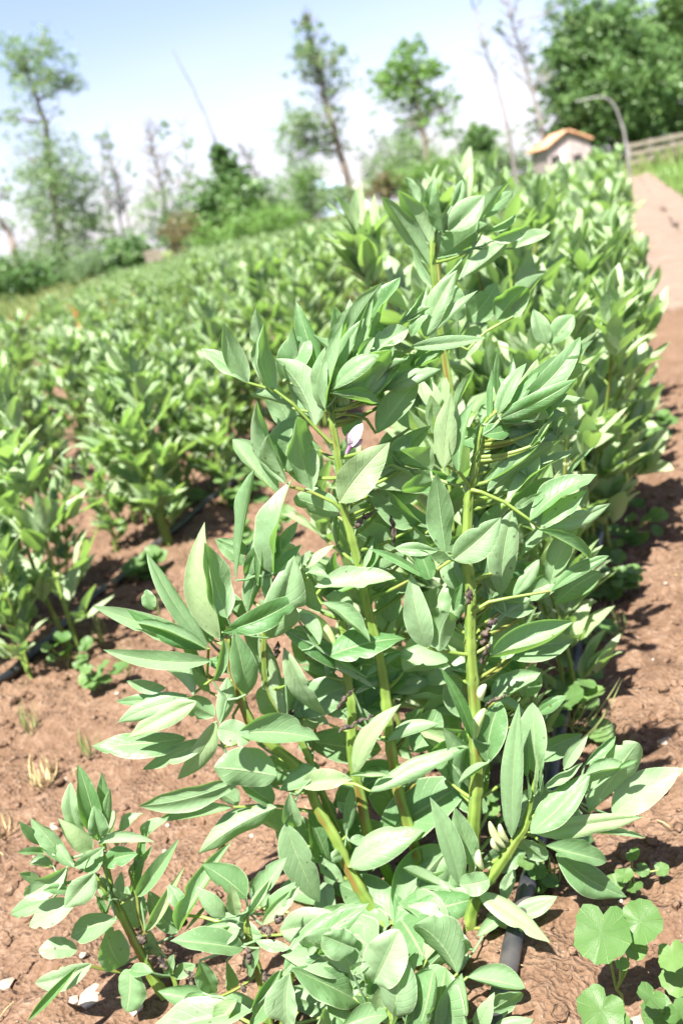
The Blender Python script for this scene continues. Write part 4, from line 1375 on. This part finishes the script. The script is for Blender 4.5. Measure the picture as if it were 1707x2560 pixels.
tree('sparse_tree', 46, [(150, 640), (135, 520), (115, 400), (110, 300), (80, 210), (50, 130)],
     [(40, 120, 38, 260), (90, 110, 42, 260), (125, 165, 42, 280), (75, 200, 38, 240), (165, 185, 30, 130), (20, 270, 26, 130), (45, 150, 26, 160), (100, 330, 46, 330), (150, 380, 50, 330), (80, 400, 46, 320), (115, 430, 60, 520), (170, 430, 46, 280),
      (90, 480, 55, 460), (150, 500, 60, 460), (190, 520, 46, 280), (110, 560, 55, 460), (160, 590, 46, 320), (215, 440, 34, 130), (220, 500, 30, 120)],
     'tall leafy tree with a forked crown at the far left', r0=.24, twigs=10)
tree('dead_tree', 44, [(42, 650), (36, 580), (20, 530), (-20, 480)], [(30, 610, 26, 80), (0, 520, 20, 40), (10, 440, 20, 60)], 'broken brown trunk at the left edge of the treeline', bark='bark', r0=.22, twigs=8)
tree('bare_tree', 50, [(305, 560), (285, 470), (265, 400), (240, 310)], [(235, 330, 18, 60), (290, 400, 22, 40), (265, 390, 20, 40)], 'slim bare tree with forked grey stems right of the far left tree', bark='deadbark', r0=.07, twigs=22)
tree('bare_tree', 51, [(262, 580), (250, 500), (240, 420), (232, 330)], [(240, 520, 26, 90), (265, 560, 26, 90)], 'thin twiggy tree behind the far left tree', bark='deadbark', r0=.09, twigs=16)
tree('twiggy_tree', 47, [(400, 590), (385, 500), (365, 410), (350, 330), (340, 280)],
     [(370, 480, 42, 220), (345, 460, 30, 130), (410, 500, 36, 200), (380, 540, 36, 200), (370, 290, 18, 50), (420, 330, 18, 40), (430, 420, 20, 50), (395, 400, 18, 40), (350, 520, 30, 120)], 'half bare twiggy tree with a spread of thin upper branches', bark='deadbark', r0=.12, twigs=42)
tree('ivy_covered_tree', 44, [(575, 560), (555, 480), (530, 400), (505, 345), (488, 308), (470, 260), (445, 205), (415, 150), (396, 112)],
     [(500, 335, 10, 60), (507, 355, 14, 120), (516, 378, 18, 200), (526, 400, 22, 260), (540, 425, 28, 340), (545, 455, 40, 420), (500, 460, 46, 380), (560, 490, 50, 480), (480, 490, 40, 340), (590, 500, 36, 300), (520, 520, 46, 420), (470, 520, 30, 240)],
     'ivy covered stump with a long bare whip curving up left', leafmat='darkleaf', r0=.07, twigs=0, size=.17, density=1.5)
tree('bare_tree', 52, [(600, 500), (590, 420), (570, 360), (548, 330)], [(580, 350, 14, 14)], 'small bare sapling right of the ivy covered stump', bark='deadbark', r0=.09, twigs=16)
tree('tall_tree', 45, [(812, 478), (790, 380), (765, 290), (740, 200), (718, 110), (702, 40)],
     [(705, 50, 16, 90), (715, 85, 26, 150), (690, 120, 26, 120), (735, 130, 32, 170), (770, 130, 26, 110), (700, 165, 28, 120), (745, 190, 36, 180), (785, 200, 28, 90), (690, 275, 38, 240), (715, 260, 36, 200), (665, 300, 28, 150), (700, 320, 42, 260),
      (730, 330, 36, 160), (775, 270, 28, 70), (680, 350, 28, 130), (790, 330, 22, 40)],
     'tallest tree, slim leaning trunk bare below, in the middle of the treeline', r0=.19, twigs=34)
tree('acacia_tree', 40, [(985, 400), (978, 330), (962, 260), (950, 180), (940, 110)],
     [(940, 110, 22, 170), (925, 150, 32, 260), (900, 180, 38, 300), (960, 165, 38, 280), (870, 190, 20, 90), (1000, 155, 22, 130), (930, 205, 38, 300), (950, 240, 40, 240), (990, 230, 36, 150), (1020, 250, 32, 120), (930, 280, 32, 130), (1010, 300, 30, 90), (1045, 230, 18, 50)],
     'bright green feathery tree right of the tallest tree', leafmat='brightleaf', r0=.14, twigs=8)
tree('bare_tree', 42, [(1182, 375), (1160, 270), (1135, 170), (1105, 80), (1085, 10), (1080, -30)], [(1110, 100, 16, 10)], 'bare leaning pole-like dead tree left of the hut', bark='deadbark', r0=.085, twigs=10)
tree('bare_tree', 40, [(1258, 375), (1235, 260), (1205, 150), (1175, 50), (1160, -40)],
     [(1240, 330, 22, 60), (1235, 270, 18, 40), (1140, 70, 12, 30), (1225, 150, 16, 20), (1250, 260, 22, 34), (1200, 300, 18, 30), (1300, 4, 22, 60), (1270, 20, 16, 40)], 'half dead tall tree with side branches standing right behind the hut', bark='deadbark', r0=.10, twigs=28)
tree('broad_tree', 41, [(1415, 335), (1405, 240), (1395, 160), (1385, 70)],
     [(1330, 60, 44, 620), (1400, 50, 50, 700), (1310, 130, 46, 640), (1370, 130, 60, 900), (1440, 110, 60, 900), (1300, 200, 44, 560), (1350, 210, 60, 860), (1420, 200, 64, 900), (1310, 260, 46, 520), (1370, 265, 55, 640), (1450, 260, 50, 560), (1470, 180, 50, 620), (1330, 300, 40, 420), (1400, 305, 44, 420), (1460, 300, 40, 420)],
     'large dense dark green tree behind the hut', leafmat='darkleaf', r0=.26, twigs=0, size=.17)
tree('broad_tree', 44, [(1540, 335), (1535, 240), (1545, 150), (1550, 60)],
     [(1500, 70, 46, 560), (1550, 40, 40, 420), (1530, 130, 60, 800), (1590, 110, 60, 700), (1500, 200, 50, 640), (1560, 200, 60, 800), (1520, 255, 46, 460), (1590, 250, 50, 460), (1510, 295, 40, 380), (1570, 290, 44, 380)],
     'large dense green tree at the right edge, beside the darker one', leafmat='darkleaf', r0=.24, size=.17)
tree('overhanging_tree', 30, [(1660, 340), (1650, 180), (1630, 60), (1600, -20)], [(1560, 5, 36, 260), (1545, 20, 24, 160), (1590, -20, 40, 300)], 'dark leaves hanging in at the top right corner', leafmat='darkleaf', r0=.2, twigs=0)
def shrub(D_, base, clumps, label, mat='treeleaf', size=.14, name='shrub'):
    tree(name, D_, [base, (base[0] - 4, base[1] - 30)], [(x, y, r * 1.12, n * 1.6) for x, y, r, n in clumps], label, leafmat=mat, r0=.06, cat='shrub', group='shrubs beyond the field', size=size)
shrub(48, (690, 510), [(690, 420, 38, 420), (670, 470, 36, 400), (720, 460, 34, 380), (700, 400, 26, 240), (690, 500, 36, 380)], 'rounded yellow green shrub left of the tallest tree', 'brightleaf')
shrub(46, (930, 430), [(900, 370, 40, 420), (950, 360, 44, 460), (920, 340, 34, 320), (990, 380, 34, 320), (880, 400, 30, 260)], 'blue green rounded shrub under the feathery tree', 'treeleaf')
shrub(38, (1000, 430), [(960, 415, 34, 400), (1010, 410, 36, 420), (1050, 405, 30, 300), (920, 425, 24, 240)], 'bright green shrub rising over the field under the feathery tree', 'brightleaf')
shrub(38, (890, 440), [(890, 425, 24, 240), (870, 435, 18, 140)], 'reddish brown shrub left of the bright green shrub', 'redleaf')
shrub(47, (1105, 385), [(1100, 310, 22, 260), (1100, 335, 28, 360), (1110, 360, 28, 320), (1090, 360, 24, 260)], 'small egg shaped green tree left of the bare poles', 'darkleaf', name='small_tree')
shrub(45, (1140, 390), [(1140, 365, 22, 220), (1170, 372, 22, 220), (1205, 372, 22, 200)], 'low green shrub beside the small egg shaped tree', 'treeleaf')
shrub(40, (300, 610), [(300, 580, 34, 400), (275, 605, 24, 240), (330, 600, 24, 220)], 'low round green shrub below the slim bare trees', 'darkleaf')
shrub(42, (405, 570), [(405, 520, 26, 180), (420, 535, 24, 160), (395, 550, 22, 140)], 'dark reddish shrub at the foot of the twiggy tree', 'redleaf')
shrub(38, (570, 540), [(560, 525, 40, 420), (610, 515, 36, 360), (520, 545, 36, 340), (480, 565, 30, 240), (650, 510, 30, 280)], 'long low green shrub bank at the field edge under the ivy stump', 'brightleaf')
shrub(40, (60, 660), [(50, 640, 34, 340), (10, 640, 34, 300), (90, 645, 26, 240), (-30, 640, 34, 300)], 'dark shrub at the foot of the far left tree', 'darkleaf')
shrub(40, (210, 640), [(200, 615, 30, 260), (240, 610, 26, 220), (170, 625, 24, 200)], 'dull green shrub between the far left tree and slim trees', 'treeleaf')
shrub(44, (770, 470), [(760, 455, 22, 200), (800, 448, 20, 160), (840, 440, 20, 180)], 'small shrub at the foot of the tallest tree', 'treeleaf')

shrub(45, (120, 640), [(110, 600, 40, 420), (150, 610, 36, 380), (80, 615, 34, 320)], 'shrubby undergrowth right at the foot of the far left leafy tree', 'treeleaf')
shrub(47, (460, 560), [(450, 500, 34, 320), (430, 530, 34, 320), (480, 540, 36, 360), (410, 545, 26, 200)], 'green thicket between the twiggy tree and the ivy stump', 'treeleaf')
shrub(46, (620, 520), [(610, 470, 34, 320), (640, 490, 34, 320), (600, 500, 34, 320)], 'leafy thicket right of the ivy stump', 'treeleaf')
shrub(46, (250, 600), [(255, 560, 26, 200), (230, 585, 28, 240), (280, 575, 22, 160)], 'thin leafy thicket under the twiggy tree on the left', 'treeleaf')
tree('bare_tree', 49, [(285, 590), (275, 500), (268, 430), (255, 370)], [(270, 470, 16, 30)], 'very thin bare sapling between the slim bare tree and twiggy tree', bark='deadbark', r0=.07, twigs=18)
tree('bare_tree', 52, [(430, 560), (432, 470), (430, 390), (418, 290)], [(430, 400, 16, 40)], 'slim bare sapling right of the twiggy tree', bark='deadbark', r0=.07, twigs=18)
# ------------------------------------------------------------------ hut, pole, crate, far buildings
def boxmb(mb, c, ex, ey, ez):           # c centre; ex,ey,ez half-axis vectors
    V = [c + ex * a + ey * b + ez * d for d in (-1, 1) for a, b in ((-1, -1), (1, -1), (1, 1), (-1, 1))]
    mb.quads([tuple(v) for v in V], [(0, 3, 2, 1), (4, 5, 6, 7), (0, 1, 5, 4), (1, 2, 6, 5), (2, 3, 7, 6), (3, 0, 4, 7)])
M['hutwall'] = simple('hut_render', (0.26, 0.215, 0.205), (0.38, 0.32, 0.305), 3, 0.9, bump=.01, stretch=(3, 3, .7))
M['rooftile'] = simple('orange_roof_tile', (0.36, 0.185, 0.10), (0.50, 0.29, 0.175), 9, 0.85, bump=.01)
M['hutdark'] = simple('hut_opening', (0.02, 0.02, 0.02), (0.05, 0.045, 0.04), 4, 0.9)
M['whitewall'] = simple('white_wall', (0.66, 0.65, 0.64), (0.78, 0.77, 0.76), 2, 0.9)
M['bluegrey'] = simple('blue_grey_wall', (0.26, 0.33, 0.44), (0.36, 0.42, 0.52), 2, 0.8)
M['pale_wood'] = simple('pale_wood', (0.15, 0.13, 0.10), (0.24, 0.21, 0.16), 6, 0.8, stretch=(1, 1, 5))
M['greypipe'] = simple('grey_pole', (0.17, 0.16, 0.155), (0.25, 0.24, 0.235), 4, 0.6)
UPV = Vector((0, 0, 1))
def hut():
    D_ = 38.0; a = at(1262 * G, 395 * G, D_); b = at(1358 * G, 370 * G, D_); z0 = tz(a.x, a.y)
    top = at(1303 * G, 304 * G, D_).z; eave = at(1246 * G, 345 * G, D_).z
    ux = (b - a); ux.z = 0; wdt = ux.length; ux /= wdt; uy = UPV.cross(ux)
    c = (a + b) / 2; dep = 1.2; base = Vector((c.x, c.y, z0)); H = eave - z0; RH = top - eave
    root = thing('garden_hut', base, 'small pale hut with orange tiled roof at the far end of the row', 'hut')
    cb = base + uy * dep
    mb = MB()
    g = .12
    for (cc, ex, ey) in ((cb - uy * dep, ux * (wdt / 2), uy * .06), (cb + uy * dep, ux * (wdt / 2), uy * .06), (cb - ux * (wdt / 2 - .06), ux * .06, uy * (dep - .07)), (cb + ux * (wdt / 2 - .06), ux * .06, uy * (dep - .07))):
        boxmb(mb, cc + UPV * (H / 2 - .1), ex, ey, UPV * (H / 2 + .1))
    hw = wdt / 2                              # gable triangles
    for yy in (-dep, dep):
        p = [cb + uy * yy - ux * hw + UPV * H, cb + uy * yy + ux * hw + UPV * H, cb + uy * yy + UPV * (H + RH)]
        q = [v + uy * .06 for v in p]; p = [v - uy * .06 for v in p]
        mb.tris([tuple(v) for v in p + q], [(0, 1, 2), (5, 4, 3)])
    local(mb.build('wall', M['hutwall'], smooth=False), root)
    rm = MB(); ov = .08; sl = math.hypot(hw + ov, RH * (hw + ov) / hw)
    for sg in (-1, 1):
        dirv = (ux * sg * (hw + ov) - UPV * (RH * (hw + ov) / hw)).normalized(); nrm = (uy.cross(dirv) * (sg)).normalized()
        if nrm.z < 0: nrm = -nrm
        boxmb(rm, cb + UPV * (H + RH + .05) + dirv * (sl / 2) + nrm * .02, dirv * (sl / 2), uy * (dep + .2), nrm * .02)
        for i in range(16):
            yy = -(dep + .17) + (2 * dep + .34) * i / 15
            rm.tube([cb + UPV * (H + RH + .05) + uy * yy + nrm * .045 + dirv * .02, cb + UPV * (H + RH + .05) + uy * yy + nrm * .045 + dirv * sl], [.05, .05], 6)
    local(rm.build('roof', M['rooftile'], smooth=False), root)
    dm = MB(); boxmb(dm, cb - uy * (dep + .07) + ux * (hw * .35) + UPV * (H * .62), ux * .16, uy * .03, UPV * .2); local(dm.build('window', M['hutdark'], smooth=False), root)
    dm = MB(); boxmb(dm, cb - uy * (dep + .07) - ux * (hw * .62) + UPV * (H * .42), ux * .20, uy * .03, UPV * (H * .40)); local(dm.build('doorway', M['hutdark'], smooth=False), root)
    pm = MB(); boxmb(pm, cb - uy * (dep + .16) - ux * (hw * .36) + UPV * (H * .46), ux * .07, uy * .07, UPV * (H * .46)); local(pm.build('post', M['whitewall'], smooth=False), root)
hut()
mb = MB(); Dp = 30.0
pp = [at(x * G, y * G, Dp) for x, y in ((1440, 345), (1434, 310), (1424, 275), (1412, 245), (1395, 226), (1370, 222), (1345, 228), (1322, 232))]
pp[0].z = tz(pp[0].x, pp[0].y) - .1
sm_ = []
for i in range(len(pp) - 1):
    p0, p1, p2, p3 = pp[max(i - 1, 0)], pp[i], pp[i + 1], pp[min(i + 2, len(pp) - 1)]
    for k in range(5):
        t = k / 5; sm_.append(.5 * ((2 * p1) + (p2 - p0) * t + (2 * p0 - 5 * p1 + 4 * p2 - p3) * t * t + (3 * p1 - p0 - 3 * p2 + p3) * t ** 3))
sm_.append(pp[-1]); mb.tube(sm_, [.040 - .020 * i / (len(sm_) - 1) for i in range(len(sm_))], 9)
tag(mb.build('bent_pole', M['greypipe']), 'grey pole bent over in an arch right of the hut', 'pole')
def slatted(D_, x0, y0, x1, y1, label, name='wooden_pallet'):
    a, b = at(x0 * G, y1 * G, D_), at(x1 * G, y1 * G - (x1 - x0) * .2, D_); h = abs(at(x0 * G, y0 * G, D_).z - a.z)
    ux = b - a; ux.z = 0; L = ux.length; ux /= L; uy = UPV.cross(ux); z0 = tz(a.x, a.y); z0 = max(z0, a.z - .05)
    root = thing(name, (a.x, a.y, z0), label, 'pallet'); n = 6
    o_ = Vector((a.x, a.y, z0))
    for i in range(n):
        mb = MB(); boxmb(mb, o_ + ux * (L * (i + .5) / n) + UPV * h / 2, ux * L / n * .36, uy * .012, UPV * h / 2); local(mb.build('slat', M['pale_wood'], smooth=False), root)
    mb = MB()
    for f in (.2, .8): boxmb(mb, o_ + ux * L / 2 + UPV * h * f + uy * .04, ux * L / 2, uy * .027, UPV * .04)
    local(mb.build('rail', M['pale_wood'], smooth=False), root)
slatted(36, 335, 572, 375, 600, 'upright pale slatted wooden pallet at the meadow edge')
def building(D_, x0, x1, ytop, ybase, mat, roofmat, label):
    a, b = at(x0 * G, ybase * G, D_), at(x1 * G, ybase * G, D_); ux = b - a; ux.z = 0; L = ux.length; ux /= L; uy = UPV.cross(ux)
    z0 = tz(a.x, a.y); top = at((x0 + x1) / 2 * G, ytop * G, D_).z; h = max(1.5, top - z0); base = (a + b) / 2; base.z = z0
    root = thing('house', base, label, 'house', 'far houses between the trees')
    mb = MB(); boxmb(mb, base + uy * 4 + UPV * (h / 2 - .2), ux * L / 2, uy * 4, UPV * (h / 2 + .2)); local(mb.build('wall', M[mat], smooth=False), root)
    mb = MB(); c = base + uy * 4 + UPV * (h + .003); ew, ed, rh = ux * (L / 2 + .3), uy * 4.3, 1.2
    V = [c - ew - ed, c + ew - ed, c + ew + ed, c - ew + ed, c - ew + UPV * rh, c + ew + UPV * rh]
    mb.quads([tuple(v) for v in V], [(0, 1, 5, 4), (2, 3, 4, 5), (3, 2, 1, 0)]); mb.tris([tuple(v) for v in V], [(0, 4, 3), (1, 2, 5)])
    local(mb.build('roof', M[roofmat], smooth=False), root)
    for i in range(3):
        mb = MB(); boxmb(mb, base - uy * .02 + ux * L * (-.3 + .3 * i) + UPV * h * .55, ux * L * .06, uy * .05, UPV * h * .14); local(mb.build('window', M['hutdark'], smooth=False), root)
building(110, 440, 500, 535, 570, 'whitewall', 'bluegrey', 'white far house with grey roof low between the twiggy tree and ivy stump')
building(120, 742, 800, 428, 470, 'bluegrey', 'bluegrey', 'blue grey far house glimpsed left of the tallest trunk')
building(115, 808, 850, 440, 462, 'whitewall', 'hutwall', 'white far house with dull roof right of the tallest trunk')
# plank fence at the right edge behind the verge
def fence():
    D_ = 36; a, b = at(1440 * G, 310 * G, D_), at(1640 * G, 280 * G, D_); ux = b - a; ux.z = 0; L = ux.length; ux /= L; uy = UPV.cross(ux); z0 = tz(a.x, a.y)
    root = thing('plank_fence', (a.x, a.y, z0), 'weathered plank fence under the dense trees at the right edge', 'fence'); o_ = Vector((a.x, a.y, z0))
    for i in range(5):
        mb = MB(); boxmb(mb, o_ + ux * L * i / 4 + UPV * .45, ux * .05, uy * .05, UPV * .55); local(mb.build('post', M['deadbark'], smooth=False), root)
    for zz in (.35, .62, .9):
        mb = MB(); boxmb(mb, o_ + ux * L / 2 + UPV * zz - uy * .07, ux * L / 2, uy * .015, UPV * .07); local(mb.build('rail', M['pale_wood'], smooth=False), root)
fence()
